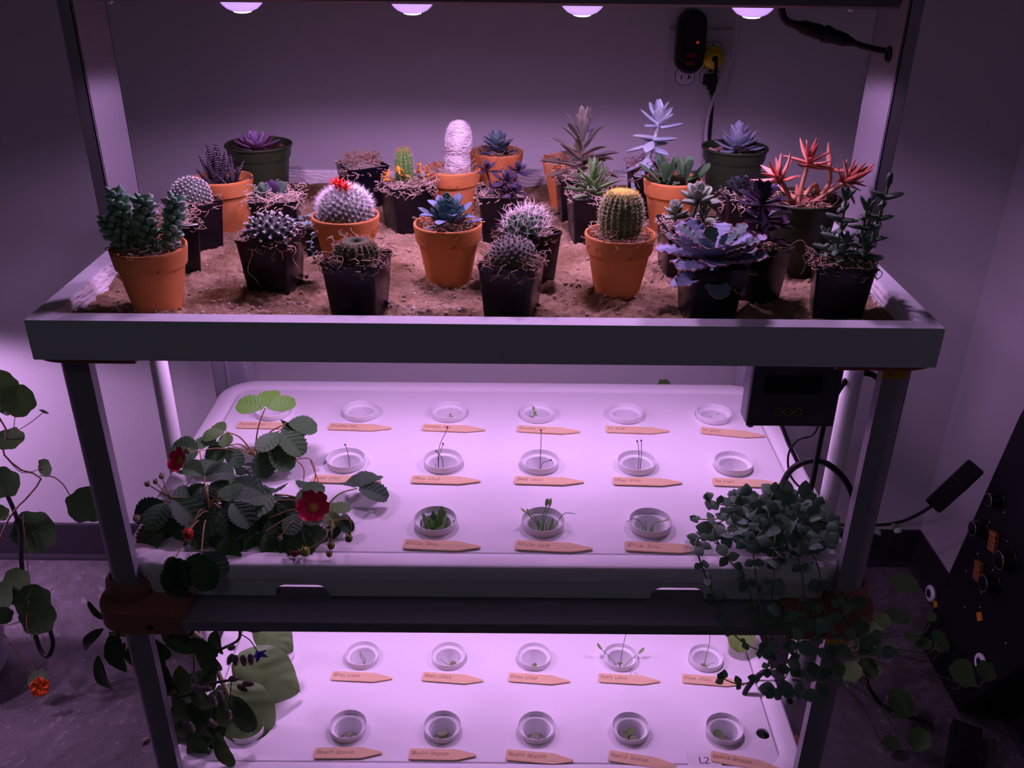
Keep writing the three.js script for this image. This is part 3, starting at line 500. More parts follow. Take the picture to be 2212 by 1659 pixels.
{
  const t = potted('G', 'potted_crassula', 'tall dark green pot with a branching red spiky succulent', 'potted plant', .401, .600);
  const sm = C(.55, .28, .16), ms = [C(.46, .12, .08), C(.52, .20, .14), C(.34, .07, .05), C(.56, .27, .20)], g = [.25, -.2, .5].map(b => leafGeo({ L: .034, W: .0082, T: .0040, w: pointed(.4, .5), bend: b, keel: .3 })), low = leafGeo({ L: .036, W: .011, T: .003, w: lance, bend: .2, cup: .3 });
  const br = [[[-.012, .086, .004], [-.022, .108, .006], [-.036, .127, .008], 14, -.5], [[.0, .086, -.01], [.002, .118, -.012], [.006, .144, -.012], 13, .1], [[.004, .086, .008], [.024, .102, .006], [.054, .124, .006], 17, .7], [[.004, .100, -.004], [.018, .114, -.01], [.024, .096, -.012], 5, .9], [[.024, .104, .004], [.032, .120, 0], [.028, .142, .002], 3, 0]];
  for (const [a, b, c, n, lean] of br) { const st = part('branch', taperTube([a, b, c], .0034, .0025, 14, 7), sm, t); const e = V(...c), d = V(...c).sub(V(...b)).normalize(); for (let i = 0; i < n; i++) { const f = i / n, v = dirOf(i * 2.4, rad(-15 + 95 * f)); const q = new THREE.Quaternion().setFromUnitVectors(V(0, 1, 0), d.clone().lerp(V(0, 1, 0), .35).normalize()); v.applyQuaternion(q); const m = part('leaf', pick(g), pick(ms), st); aim(m, e.clone().addScaledVector(d, -.006 + .007 * f), v, d); m.scale.setScalar(rr(.75, 1.15)); } }
  for (let i = 0; i < 11; i++) { const m = part('leaf', low, pick(ms), t); const a = i * 2.4; aim(m, V(Math.cos(a) * .012, .086 + rr(0, .012), Math.sin(a) * .012), dirOf(a, rad(rr(-8, 25)))); m.scale.setScalar(rr(.7, 1.05)); }
}
// ---- black square pots
{
  const t = potted('S', 'potted_succulent', 'black square pot of mossy dark sedum, tucked behind the front left clay pot', 'potted plant', -.405, .640, .5, { pale: true });
  stuffPart('long_moss', fibres(70, .036, .070, { square: true, up: .016, scale: 1.3 }), M.moss, t); const g = leafGeo({ L: .012, W: .007, T: .004, w: oval(.4) }); rosette(t, { n: 16, geos: [g], mats: [C(.10, .09, .13), C(.09, .17, .10)], y: .072, r0: .012, e0: 10, e1: 70, s0: 1, s1: .8, rise: .012, x: .004 });
}
{
  const t = potted('S', 'potted_cactus', 'black square pot with a round white-dotted cactus, by the left post', 'potted cactus', -.405, .545, .62, { });
  const tb = tubercles(.0245, 230, .92, .0022, -.4), b = part('cactus_body', tb.g, C(.10, .13, .10, .6), t); b.position.y = .080;
  const dots = [], sp = []; for (const { p, n } of tb.nodes) { dots.push(new THREE.IcosahedronGeometry(.0011, 0).translate(p.x, p.y, p.z)); for (let k = 0; k < (n.y > .45 ? 16 : 7); k++) sp.push({ p, d: around(n, .9), l: rr(.0016, n.y > .45 ? .0042 : .0028), r: .00018 }); }
  stuffPart('areoles', merge(dots), W_.spineW, b); stuffPart('spines', spikes(sp), W_.wool, b);
}
{
  const t = potted('S', 'potted_succulent', 'black square pot with small purple and green leaves in tangled pale moss', 'potted plant', -.298, .520, .1, { pale: true });
  stuffPart('long_moss', fibres(80, .036, .067, { square: true, up: .016, scale: 1.4 }), M.mossPale, t);
  const g = [leafGeo({ L: .018, W: .012, T: .003, w: oval(.3), bend: .3 })];
  rosette(t, { n: 9, geos: g, mats: [C(.10, .22, .12), C(.14, .26, .16)], y: .070, r0: .008, e0: 25, e1: 75, s0: 1, s1: .7, rise: .012, x: -.016, z: .004 });
  rosette(t, { n: 7, geos: g, mats: [C(.15, .09, .22), C(.12, .07, .17)], y: .072, r0: .008, e0: 25, e1: 75, s0: 1, s1: .7, rise: .012, x: -.003, z: -.004 });
  const bl = part('leaf', leafGeo({ L: .018, W: .015, T: .003, w: oval(.4), bend: .2 }), C(.16, .30, .22), t); aim(bl, V(.008, .078, -.002), V(.2, 1, .1), V(0, .2, 1));
}
{
  const t = potted('S', 'potted_cactus', 'black square pot with a low flattened cactus studded with white tufts', 'potted cactus', -.265, .690, -.16, { });
  const tb = tubercles(.0265, 96, .62, .0050, -.2), b = part('cactus_body', tb.g, C(.055, .075, .055, .5), t); b.position.y = .078;
  const dots = [], sp = []; for (const { p, n } of tb.nodes) { dots.push(new THREE.IcosahedronGeometry(.0019, 0).translate(p.x, p.y, p.z)); for (let k = 0; k < 9; k++) sp.push({ p, d: around(n, 1), l: rr(.002, .005), r: .00022 }); }
  stuffPart('areoles', merge(dots), W_.wool, b); stuffPart('spines', spikes(sp), W_.spineW, b);
  part('loose_fibre', tube([[-.010, .066, .032], [-.012, .055, .034], [-.018, .044, .032], [-.020, .034, .030], [-.014, .028, .029], [-.010, .020, .028]], .0006, 30, 4), M.moss, t);
}
{
  const t = potted('S', 'potted_cactus', 'black square pot with a low brown-topped spiny cactus, at the front rim', 'potted cactus', -.149, .766, -.2, { });
  const { g, crest } = ribbed(.0255, .030, 20, .14, .4), b = part('cactus_body', g, C(.10, .13, .045, .6), t); b.position.y = .064;
  const sp = [], top = []; for (let k = 0; k < 20; k++) for (let j = 0; j < 8; j++) { const { p, n } = crest(k, .3 + .62 * j / 8); for (let q = 0; q < 6; q++) (j > 5 ? top : sp).push({ p, d: around(n, .9), l: rr(.003, .0055), r: .00028 }); }
  stuffPart('spines', spikes(sp), C(.45, .40, .20, .6), b); stuffPart('brown_spines', spikes(top), C(.50, .25, .10, .6), b);
  stuffPart('long_moss', fibres(34, .036, .07, { square: true, hole: .026, up: .018, scale: 1.5 }), M.moss, t);
}
{
  const t = potted('S', 'potted_cactus', 'black square pot with a mound of pebbly grey-brown moss and tiny cacti, at the back', 'potted cactus', -.206, .332, .55, { pale: true });
  const tb = tubercles(.028, 130, .5, .003, -.1), b = part('cactus_body', tb.g, C(.26, .22, .18, .8), t); b.position.y = .070;
  stuffPart('long_moss', fibres(110, .026, .078, { up: .010 }), M.moss, t);
}
{
  const t = potted('S', 'potted_cactus', 'black square pot with a green column cactus and dried orange flowers', 'potted cactus', -.126, .446, .5, { pale: true });
  stuffPart('long_moss', fibres(110, .036, .066, { square: true, hole: .010, up: .014, scale: 1.4 }), M.mossPale, t);
  const { g, crest } = ribbed(.0135, .060, 11, .26, .1), b = part('cactus_body', g, C(.10, .26, .05, .55), t); b.position.set(-.002, .064, 0);
  const sp = [], top = []; for (let k = 0; k < 11; k++) for (let j = 0; j < 13; j++) { const { p, n } = crest(k, .2 + .75 * j / 13); for (let q = 0; q < 5; q++) (j > 9 ? top : sp).push({ p, d: around(n, .8), l: rr(.003, .0065), r: .0002 }); }
  stuffPart('spines', spikes(sp), C(.72, .66, .42, .6), b); stuffPart('orange_spines', spikes(top), C(.68, .28, .07, .6), b);
  const fm = [C(.80, .36, .03, .6), C(.65, .26, .04, .6)], fg = leafGeo({ L: .009, W: .0035, T: .0008, w: pointed(.5, .4), bend: -.6, nt: 5, nr: 6 });
  for (const [x, y, z, n] of [[-.034, .086, .008, 9], [-.030, .092, .006, 6], [-.014, .096, .012, 8], [-.008, .088, .016, 7], [.018, .088, .006, 7], [.022, .094, 0, 6], [.030, .080, .010, 4]]) { const f = part('dried_flower', taperTube([[x * .3, .066, z * .3], [x * .8, y - .008, z], [x, y, z]], .0006, .0007, 8, 4), C(.45, .28, .12), t); for (let k = 0; k < n; k++) { const p = part('petal', fg, pick(fm), f); aim(p, V(x, y, z), dirOf(k * 2.4 + x * 100, rad(rr(-20, 70)))); } }
  part('dry_stalk', tube([[.002, .083, .018], [.02, .074, .03], [.036, .058, .046]], .0006, 12, 4), C(.30, .16, .08), t);
}
{
  const t = potted('S', 'potted_succulent', 'black square pot of glossy purple-black rosettes, in front of the slate-blue echeveria', 'potted plant', .012, .485, .08, { pale: true });
  const gs = [leafGeo({ L: .021, W: .0085, T: .0026, w: pointed(.65, .4), bend: .2, cup: .2 })], ms = [C(.060, .045, .075, .32), C(.042, .032, .052, .32), C(.085, .062, .105, .32)];
  for (const [x, y, z, s, tl] of [[-.020, .102, -.006, .9, .3], [.024, .099, -.008, .95, .4], [.006, .090, .012, 1.15, .5], [-.006, .078, .006, .8, .3], [.016, .076, .016, .9, .6]]) { const st = part('stem', taperTube([[x * .3, .064, z * .4], [x * .8, y - .012, z], [x, y, z]], .0022, .0018, 8, 6), C(.10, .05, .06), t); rosette(st, { n: 14, geos: gs, mats: ms, x, y, z, r0: .003, e0: -8, e1: 75, s0: s, s1: s * .5, tilt: tl, tiltAz: 1.2, rise: .006 }); }
}
{
  const t = potted('S', 'potted_cactus', 'black square pot with a pair of long-spined dark green cacti, right of centre', 'potted cactus', .046, .665, .62, { });
  for (const [x, z, R, ys] of [[-.010, .006, .020, .85], [.012, -.008, .017, .9]]) { const tb = tubercles(R, 60, ys, .0052, -.3), b = part('cactus_body', tb.g, C(.055, .12, .06, .55), t); b.position.set(x, .078, z); const sp = []; for (const { p, n } of tb.nodes) for (let k = 0; k < 9; k++) sp.push({ p, d: around(n, .85), l: rr(.007, .018), r: .0004 }); stuffPart('spines', spikes(sp), C(.82, .74, .68, .6), b); }
}
{
  const t = potted('S', 'potted_cactus', 'black square pot with a dome cactus of blue-grey spine tufts, at the front rim', 'potted cactus', .028, .768, -.26, { });
  const tb = tubercles(.0255, 210, .85, .0026, -.3), b = part('cactus_body', tb.g, C(.18, .18, .12, .7), t); b.position.y = .075;
  const lo = [], hi = []; for (const { p, n } of tb.nodes) for (let k = 0; k < 8; k++) (n.y > .35 && k < 5 ? hi : lo).push({ p, d: around(n, .85), l: rr(.002, .0046), r: .0003 }); stuffPart('spines', spikes(lo), C(.58, .50, .36, .7), b); stuffPart('blue_spines', spikes(hi), C(.42, .44, .52, .7), b);
  stuffPart('long_moss', fibres(46, .037, .066, { square: true, hole: .026, up: .014, scale: 1.6 }), M.moss, t);
}
{
  const t = potted('S', 'potted_kalanchoe', 'black square pot with a felted grey kalanchoe of long arching leaves', 'potted plant', .128, .394, .1, { pale: true });
  const gs = [-.25, -.55, .1].map(b => leafGeo({ L: .052, W: .0135, T: .0045, w: spoon(.45), bend: b, cup: .35 })), ms = [C(.20, .21, .16, .9), C(.16, .17, .13, .9), C(.24, .24, .18, .9)];
  part('stem', taperTube([[0, .062, 0], [.002, .10, 0], [.004, .135, 0]], .0045, .003), ms[1], t);
  rosette(t, { n: 9, geos: [gs[1], gs[0]], mats: [C(.14, .11, .075, .9), C(.18, .16, .11, .9)], y: .082, r0: .006, e0: 4, e1: 22, s0: 1.05, s1: 1, rise: .012 });
  rosette(t, { n: 17, geos: [gs[0], gs[2]], mats: ms, y: .098, r0: .005, e0: 22, e1: 78, s0: 1.0, s1: .75, rise: .040, x: .002 });
  stuffPart('long_moss', fibres(110, .036, .066, { square: true, up: .020, scale: 1.4 }), M.mossPale, t);
  const h = part('heart_leaf', leafGeo({ L: .018, W: .017, T: .004, w: spoon(.3) }), C(.34, .33, .26), t); aim(h, V(.006, .070, .028), V(0, 1, .3), V(0, .2, 1));
}
{
  const t = potted('S', 'potted_aloe', 'black square pot with a toothed bright green aloe, in front of the felted kalanchoe', 'potted plant', .140, .495, .12, { pale: true });
  const gs = [.2, -.2].map(b => leafGeo({ L: .043, W: .0155, T: .0055, w: lance, bend: b, keel: .2, cup: .25 })), ms = [C(.12, .24, .08, .5), C(.09, .19, .07, .5), C(.16, .28, .10, .5)]; const tg = (() => { const L = []; for (let i = 0; i < 8; i++) for (const s of [-1, 1]) { const u = .12 + i * .1; L.push({ p: V(s * .0074 * (1 - u * .78), .043 * u, .0012), d: V(s, .5, .2), l: .0022, r: .0005 }); } return spikes(L); })(), tm = C(.62, .66, .50);
  const n0 = t.children.length; rosette(t, { n: 26, geos: gs, mats: ms, y: .070, r0: .006, e0: 6, e1: 82, s0: .95, s1: .7, rise: .026 });
  for (const c of t.children.slice(n0)) part('teeth', tg, tm, c);
}
{
  const t = potted('S', 'potted_ghost_plant', 'black square pot with a tall pale lavender ghost plant, behind the paddle-leaved pot', 'potted plant', .240, .372, .1, { });
  part('stem', taperTube([[-.004, .062, .004], [-.010, .09, .008], [-.002, .118, .004], [.004, .150, 0]], .0042, .003, 18, 7), C(.50, .55, .52), t);
  const gs = [.25, -.1].map(b => leafGeo({ L: .036, W: .0195, T: .0065, w: pointed(.6, .4), bend: b, cup: .15 })), ms = [C(.40, .50, .56, .5), C(.46, .55, .60, .5), C(.36, .46, .54, .5)];
  rosette(t, { n: 7, geos: [gs[1]], mats: ms, y: .080, r0: .006, e0: -48, e1: -20, s0: 1.1, s1: 1, x: -.010, z: .008, rise: .016 });
  rosette(t, { n: 7, geos: gs, mats: ms, y: .112, r0: .004, e0: -18, e1: 8, s0: 1, s1: 1, x: -.004, z: .004, rise: .014, az0: 1 });
  rosette(t, { n: 11, geos: gs, mats: ms, y: .140, r0: .004, e0: 4, e1: 80, s0: .95, s1: .7, x: .003, rise: .018 });
  stuffPart('long_moss', fibres(90, .034, .066, { square: true, up: .022, scale: 1.4 }), C(.42, .22, .18, .8), t);
}
{
  const t = potted('S', 'potted_bear_paw', 'black square pot with fuzzy rounded bear paw leaves and one drooping stem', 'potted plant', .252, .618, .1, { pale: true });
  const gs = [.2, 0].map(b => leafGeo({ L: .0225, W: .0150, T: .0075, w: oval(.35), bend: b })), ms = [C(.20, .27, .18, .9), C(.24, .31, .22, .9), C(.16, .22, .15, .9)];
  for (const [x, y, z, n, s] of [[-.018, .082, .006, 11, .85], [.012, .098, -.002, 13, 1.15], [.020, .078, .004, 6, .7]]) { const st = part('stem', taperTube([[x * .4, .062, z], [x * .8, y - .01, z], [x, y, z]], .003, .0025, 8, 6), ms[2], t); rosette(st, { n, geos: gs, mats: ms, x, y, z, r0: .004, e0: 5, e1: 78, s0: s, s1: s * .7, rise: .010 }); }
  part('drooping_stem', taperTube([[.016, .070, .012], [.024, .082, .022], [.036, .066, .034], [.048, .052, .040]], .0038, .0046, 16, 8), ms[0], t);
  stuffPart('fuzz', (() => { const L = []; for (let i = 0; i < 300; i++) { const a = rr(0, 6.28), e = rr(-.2, 1.5), c = V(.012, .108, -.002), d = dirOf(a, e); L.push({ p: c.clone().addScaledVector(d, .014), d, l: .002, r: .0001 }); } return spikes(L); })(), W_.spineW, t);
}
{
  const t = potted('S', 'potted_echeveria', 'black square pot with a wide frilled blue echeveria edged in pink, at the front rim', 'potted plant', .255, .768, .12, { moss: 0 });
  const gs = [.25, .5, 0].map(b => leafGeo({ L: .056, W: .032, T: .0032, w: spoon(.32), bend: b, cup: .22, ruffle: .05, rf: 7, nt: 26, nr: 12 })), edge = gs.map(() => null);
  const ms = [C(.27, .34, .48, .5), C(.23, .30, .43, .5), C(.32, .38, .53, .5)], gr = [C(.09, .19, .16, .5), C(.11, .21, .19, .5)], pk = C(.62, .26, .26, .5);
  const rimG = (b) => { const P = []; const src = gs[b].attributes.position, nr = 12, nt = 26; for (let i = 4; i <= nt; i++) P.push(V().fromBufferAttribute(src, i * (nr + 1))); const Q = []; for (let i = 4; i < nt; i++) Q.push(V().fromBufferAttribute(src, i * (nr + 1) + nr / 2)); return new THREE.TubeGeometry(new THREE.CatmullRomCurve3(P.concat(Q.reverse())), 60, .0006, 4, false); };
  const rims = [0, 1, 2].map(rimG);
  const lay = (n, y, e0, e1, s0, s1, mm, az) => { for (let i = 0; i < n; i++) { const f = i / n, k = Math.floor(rnd() * 3), m = part('leaf', gs[k], pick(mm), t); aim(m, V(Math.cos(az + i * 2.4) * .006, y + .006 * f, Math.sin(az + i * 2.4) * .006), dirOf(az + i * 2.4, rad(e0 + (e1 - e0) * f))); m.scale.setScalar(s0 + (s1 - s0) * f); part('pink_edge', rims[k], pk, m, 'pink frilled leaf edge'); } };
  lay(7, .066, -40, -14, .8, .9, ms, .7); lay(11, .074, 4, 18, 1.08, 1.04, ms, 0); lay(11, .078, 16, 38, .98, .78, gr.concat(ms), 1); lay(5, .080, 40, 68, .62, .42, gr, 0);
}
{
  const t = potted('S', 'potted_aeonium', 'black square pot with a tall near-black purple rosette plant, beside the frilled echeveria', 'potted plant', .322, .702, .62, { });
  const gs = [leafGeo({ L: .034, W: .014, T: .0028, w: spoon(.35), bend: .25, cup: .25 }), leafGeo({ L: .034, W: .014, T: .0028, w: spoon(.35), bend: -.2, cup: .25 })], ms = [C(.034, .026, .046, .28), C(.024, .019, .032, .28), C(.055, .042, .078, .28)];
  for (const [x, y, z, n, s] of [[0, .118, 0, 20, 1], [.006, .098, .006, 14, .95], [-.004, .080, .008, 10, .9]]) { const st = part('stem', taperTube([[0, .062, 0], [x, y, z]], .004, .003, 6, 6), C(.12, .08, .06), t); rosette(st, { n, geos: gs, mats: ms, x, y, z, r0: .005, e0: -14, e1: y > .11 ? 72 : 30, s0: s, s1: s * .65, rise: .010, tilt: .25, tiltAz: 1.9 }); }
  part('loose_fibre', tube([[.02, .07, .028], [.036, .080, .034], [.050, .070, .036], [.056, .060, .036]], .0006, 20, 4), M.moss, t);
}
{
  const t = potted('S', 'potted_echeveria', 'black square pot with a dark curly-leaved rosette, beside the tall red succulent', 'potted plant', .354, .494, .08, { pale: true });
  const gs = [leafGeo({ L: .028, W: .019, T: .0024, w: spoon(.3), bend: .4, cup: .2, ruffle: .10, rf: 4, nt: 12, nr: 10 })]; rosette(t, { n: 22, geos: gs, mats: [C(.05, .065, .07, .4), C(.07, .085, .09, .4), C(.04, .05, .05, .4)], y: .068, r0: .010, e0: 4, e1: 70, s0: 1.05, s1: .6, rise: .016, x: -.004, z: -.006 });
}
{
  const t = potted('S', 'potted_crassula', 'black square pot with upright stems of paired fuzzy dark leaves, front right corner', 'potted plant', .408, .762, -.2, { });
  const g = [leafGeo({ L: .0205, W: .0082, T: .0072, w: oval(.5), bend: .1, nr: 8 }), leafGeo({ L: .0205, W: .0082, T: .0072, w: oval(.5), bend: -.15, nr: 8 })], ms = [C(.13, .22, .14, .8), C(.16, .25, .17, .8), C(.11, .18, .12, .8)], sm = C(.17, .22, .07);
  const hair = (() => { const L = []; for (let i = 0; i < 60; i++) { const u = rr(.1, 1), a = rr(0, 6.28); L.push({ p: V(Math.cos(a) * .003 * Math.sin(PI * u), .0185 * u, Math.sin(a) * .0026 * Math.sin(PI * u)), d: V(Math.cos(a), .4, Math.sin(a)), l: .0017, r: .00016 }); } return spikes(L); })(), hm = C(.60, .63, .58);
  for (const [bx, bz, tx, ty, tz, n] of [[-.012, .004, -.011, .148, .008, 7], [.010, .0, .014, .136, .004, 7], [.022, -.008, .034, .160, -.010, 8], [-.002, .010, -.004, .100, .014, 5], [.014, .012, .018, .098, .018, 5], [-.016, -.006, -.02, .095, -.01, 5]]) {
    const c = curve([[bx, .062, bz], [(bx + tx) / 2 + .001, (.062 + ty) / 2, (bz + tz) / 2], [tx, ty, tz]]), st = part('stem', new THREE.TubeGeometry(c, 12, .0015, 6), sm, t);
    for (let i = 0; i < n; i++) for (const s of [0, PI]) { const u = (i + .8) / n, p = c.getPointAt(Math.min(1, u)), a = (i % 2) * PI / 2 + .3 + s + rr(-.15, .15); const m = part('leaf', pick(g), pick(ms), t); aim(m, p, dirOf(a, rad(u > .9 ? 58 : rr(5, 28)))); m.scale.setScalar(rr(.85, 1.1) * (u > .9 ? .85 : 1)); stuffPart('hairs', hair, hm, m); }
    const tip = part('leaf', g[0], ms[1], st); aim(tip, c.getPointAt(1), V(0, 1, .1)); tip.scale.setScalar(.6);
  }
  stuffPart('long_moss', fibres(40, .036, .066, { square: true, up: .010, scale: 1.4 }), M.moss, t);
}
// trailing bead plant between the clay pots
{
  const t = potted('S', 'potted_trailing_sedum', 'small half-sunk black pot with blue-green stems trailing onto the sand', 'potted plant', -.232, .548, .3, { y: SAND + .002 }); t.scale.set(.9, .6, .9);
  const g = leafGeo({ L: .0085, W: .006, T: .0034, w: oval(.4), nt: 6, nr: 6 }), ms = [C(.17, .28, .26), C(.13, .23, .21), C(.21, .32, .30)];
  const runs = [[[-.008, .066, .01], [-.026, .080, .022], [-.040, .062, .034], [-.046, .022, .046]], [[-.01, .066, 0], [-.032, .078, .006], [-.054, .060, .010], [-.062, .022, .022]], [[0, .066, .012], [-.010, .078, .034], [-.022, .050, .052], [-.020, .022, .074]], [[.0, .066, -.006], [-.016, .086, -.004], [-.036, .080, -.008], [-.052, .050, -.004]], [[.004, .066, 0], [.006, .082, .016], [.010, .070, .03]], [[-.002, .066, 0], [.0, .090, -.002], [-.008, .102, -.004]]];
  for (const r of runs) { const c = curve(r), st = part('stem', new THREE.TubeGeometry(c, 16, .0008, 5), C(.30, .30, .22), t); const n = 16; for (let i = 0; i < n; i++) { const u = (i + .5) / n, p = c.getPointAt(u), a = i * 2.4; const m = part('leaf', g, pick(ms), st); aim(m, p, dirOf(a, rad(rr(0, 50)))); m.scale.setScalar(rr(.8, 1.2)); } }
}

// ------------------------------------------------------------ net cups and seedlings
const cupGeo = lathe([[.0262, -.004], [.0268, 0], [.0296, .0005], [.0300, .0095], [.0294, .0102], [.0286, .0098], [.0276, .0030], [.0266, .0024], [.0226, .0016], [.0216, 0], [.0200, -.040], [0, -.0405]], 44);
const spongeGeo = lathe([[0, -.029], [.008, -.0285], [.0165, -.030], [.0185, -.034], [.0185, -.0395]], 20);
const M_sponge = C(.78, .78, .78, .95), seedG = [C(.19, .37, .11), C(.23, .42, .13), C(.15, .32, .09)], seedDark = C(.10, .09, .10, .6);
const TY = [.6185, .2191];
const ROWN = ['back row', 'second row', 'front row'], ORD = ['first', 'second', 'third', 'fourth', 'fifth', 'sixth'];
function cup(level, row, col, label, extra) {
  const t = thing('net_cup', label, 'net cup', [COLX(col), TY[level], ROWZ[row]], 0, level ? 'net cups in the bottom tray' : 'net cups in the middle tray');
  part('cup_body', cupGeo, M.cup, t); part('sponge', spongeGeo, M_sponge, t); t.rotation.y = rr(0, 6); t.rotation.z = 0;
  if (extra) { const g = new THREE.Group(); g.name = 'seedling'; g.rotation.y = -t.rotation.y; t.add(g); extra(g); } return t;
}
const onion = (...st) => g => { for (const [x0, x1, h, z1 = 0] of st) { const p = [[x0, -.03, .004], [x0 + .0005, h * .5, .003], [x1, h, z1]]; part('stalk', tube(p, .00055, 14, 5), seedDark, g); part('seed_husk', new THREE.SphereGeometry(.0014, 8, 6).translate(x1 - .0008, h + .0004, z1), M.dark, g); } };
const tinyG = leafGeo({ L: .007, W: .0034, T: .0007, w: oval(.3), bend: .2, nt: 5, nr: 6 });
const sprout = (x, z, n, h0, s = 1) => g => { const h = h0 + .014; part('stalk', taperTube([[x, -.03, z], [x, -.03 + h, z]], .0006, .0005, 5, 5), seedG[1], g); for (let i = 0; i < n; i++) { const m = part('leaf', tinyG, pick(seedG), g); aim(m, V(x, -.03 + h * (.4 + .6 * (i + 1) / n), z), dirOf(i * 1.9 + x * 90, rad(rr(5, 55)))); m.scale.setScalar(s * rr(.8, 1.2)); } };
const strapG = [.35, .05, .7].map(b => leafGeo({ L: .040, W: .0072, T: .0009, w: spoon(.25), bend: b, cup: .25, nt: 9, nr: 6 }));
const daisy = (n, s, e0 = 40, e1 = 80, x = 0, z = .002) => g => { for (let i = 0; i < n; i++) { const m = part('leaf', pick(strapG), pick(seedG), g); aim(m, V(x, -.028, z), dirOf(i * 2.4 + 1, rad(e0 + (e1 - e0) * i / n))); m.scale.setScalar(s * rr(.8, 1.15)); } };
const wisp = (pts, leaf) => g => { part('stalk', tube(pts, .0006, 14, 4), seedG[2], g); if (leaf) { const m = part('leaf', leafGeo({ L: leaf, W: leaf * .5, T: .0006, w: oval(.3), bend: .2, nt: 6, nr: 6 }), seedG[1], g); const a = V(...pts[pts.length - 2]), b = V(...pts[pts.length - 1]); aim(m, b, b.clone().sub(a)); } };
const many = (...fs) => g => fs.forEach(f => f(g));
const roundG = (() => { const g = new THREE.CircleGeometry(1, 18); const p = g.attributes.position; for (let i = 1; i < p.count; i++) { const a = Math.atan2(p.getY(i), p.getX(i)), k = 1 - .13 * Math.abs(Math.sin(a * 3.5)); p.setX(i, p.getX(i) * k); p.setY(i, p.getY(i) * k); p.setZ(i, .22); } g.rotateX(-PI / 2); g.computeVertexNormals(); return g; })();
const M_leafThin = C(.14, .25, .07, .7, { side: THREE.DoubleSide }), M_leafThin2 = C(.20, .24, .12, .7, { side: THREE.DoubleSide });
const geran = (list) => g => { for (const [x, z, s, y = rr(-.020, -.008)] of list) { part('stalk', tube([[x * .3, -.03, z * .3], [x, y, z]], .0006, 4, 4), seedG[2], g); const m = part('leaf', roundG, pick([M_leafThin, M_leafThin2]), g); m.position.set(x, y, z); m.scale.setScalar(s); m.rotation.set(rr(-.5, .5), rr(0, 6), rr(-.5, .5)); } };

cup(0, 0, 0, 'empty net cup under the tallest strawberry leaf, middle tray back left corner');
cup(0, 0, 1, 'empty net cup nearest the strawberry plants, middle tray back row', g => part('debris', new THREE.IcosahedronGeometry(.0013, 0).translate(.004, -.027, .004), M.dark, g));
cup(0, 0, 2, 'net cup with two tiny low dianthus sprouts, middle tray back row', many(sprout(-.006, .006, 4, .010, .9), sprout(.002, 0, 5, .014, .9)));
cup(0, 0, 3, 'net cup with an upright leafy dianthus sprout, middle tray back row', many(sprout(-.006, .003, 7, .026, 1.25), sprout(.002, .008, 5, .012, 1.1), sprout(-.010, .008, 4, .010, 1)));
cup(0, 0, 4, 'clean empty net cup between the upright dianthus cup and the speckled cup');
cup(0, 0, 5, 'empty speckled net cup left of the hanging control box', g => { for (let i = 0; i < 8; i++) part('debris', new THREE.IcosahedronGeometry(rr(.0005, .0009), 0).translate(rr(-.02, .02), .003, rr(-.02, .02)), M.dark, g); });
cup(0, 1, 1, 'net cup with a single hooked onion sprout, next to the strawberry plants', onion([.0045, .0005, .030, -.004]));
cup(0, 1, 2, 'net cup with two crossing onion sprouts, one tall', many(onion([-.006, .0010, .032, -.006], [-.0015, -.0095, .022]), onion([-.006, .008, .058, -.012]), g => part('stalk', tube([[-.006, -.03, .004], [-.012, 0, 0]], .0004, 5, 4), seedDark, g)));
cup(0, 1, 3, 'net cup with one tall and one bent onion sprout', many(onion([0, .0012, .055, -.010], [.003, .018, .008]), g => part('debris', new THREE.IcosahedronGeometry(.0008, 0).translate(.02, .004, 0), M.dark, g)));
cup(0, 1, 4, 'net cup with two straight parallel onion sprouts', onion([.0015, -.0008, .041, -.004], [.0050, .0052, .042, -.004]));
cup(0, 1, 5, 'empty net cup near the black hose, middle tray right side', g => part('debris', new THREE.IcosahedronGeometry(.0014, 0).translate(-.002, -.026, .008), M.dark, g));
cup(0, 2, 2, 'net cup crammed with strap-leaved daisy seedlings', many(daisy(22, 1.0, 34, 66), daisy(14, 1.1, 60, 84), g => { const m = part('leaf', strapG[1], seedG[1], g); aim(m, V(.004, -.02, .002), V(.12, 1, -.1), V(0, 0, 1)); m.scale.setScalar(1.25); }));
cup(0, 2, 3, 'net cup with sprawling daisy seedlings and a whisker to the right', many(daisy(7, .85, 30, 70), wisp([[0, -.028, 0], [.002, .006, -.002], [.008, .026, -.006]], .014), wisp([[.0, -.028, 0], [.0, .010, -.004], [.004, .024, -.01]], .012), wisp([[-.002, -.028, 0], [-.008, 0, .002], [-.016, .012, 0]], .016), wisp([[.004, -.026, 0], [.018, .0, 0], [.030, .018, -.002], [.044, .019, 0]], 0), wisp([[-.002, -.028, 0], [-.012, .010, -.006], [-.022, .016, -.006]], .012)));
cup(0, 2, 4, 'net cup with a sparse daisy seedling, beside the oregano', many(wisp([[-.002, -.028, 0], [-.008, -.002, 0], [-.022, .012, 0], [-.034, .006, 0]], 0), wisp([[-.002, -.028, 0], [-.006, .002, 0], [-.007, .008, 0]], .014), wisp([[-.002, -.028, 0], [.006, .004, 0], [.018, .008, 0]], .010), daisy(3, .7, 50, 80, -.002, 0)));
cup(1, 1, 0, 'net cup with an upright stick, bottom tray beside the broad green leaf');
cup(1, 1, 1, 'net cup with one wispy curling sprout, bottom tray second row', many(wisp([[.002, -.028, .004], [.001, -.006, .002], [-.004, .004, 0], [-.004, .010, -.004]]), wisp([[.002, -.020, .004], [.004, -.002, .002], [-.003, .006, -.002]])));
cup(1, 1, 2, 'net cup with a sprout arching to the left, bottom tray second row', many(wisp([[.002, -.028, .006], [-.004, -.012, .002], [-.016, -.004, -.002]]), geran([[.008, .004, .006], [.004, .008, .005], [0, .008, .004]])));
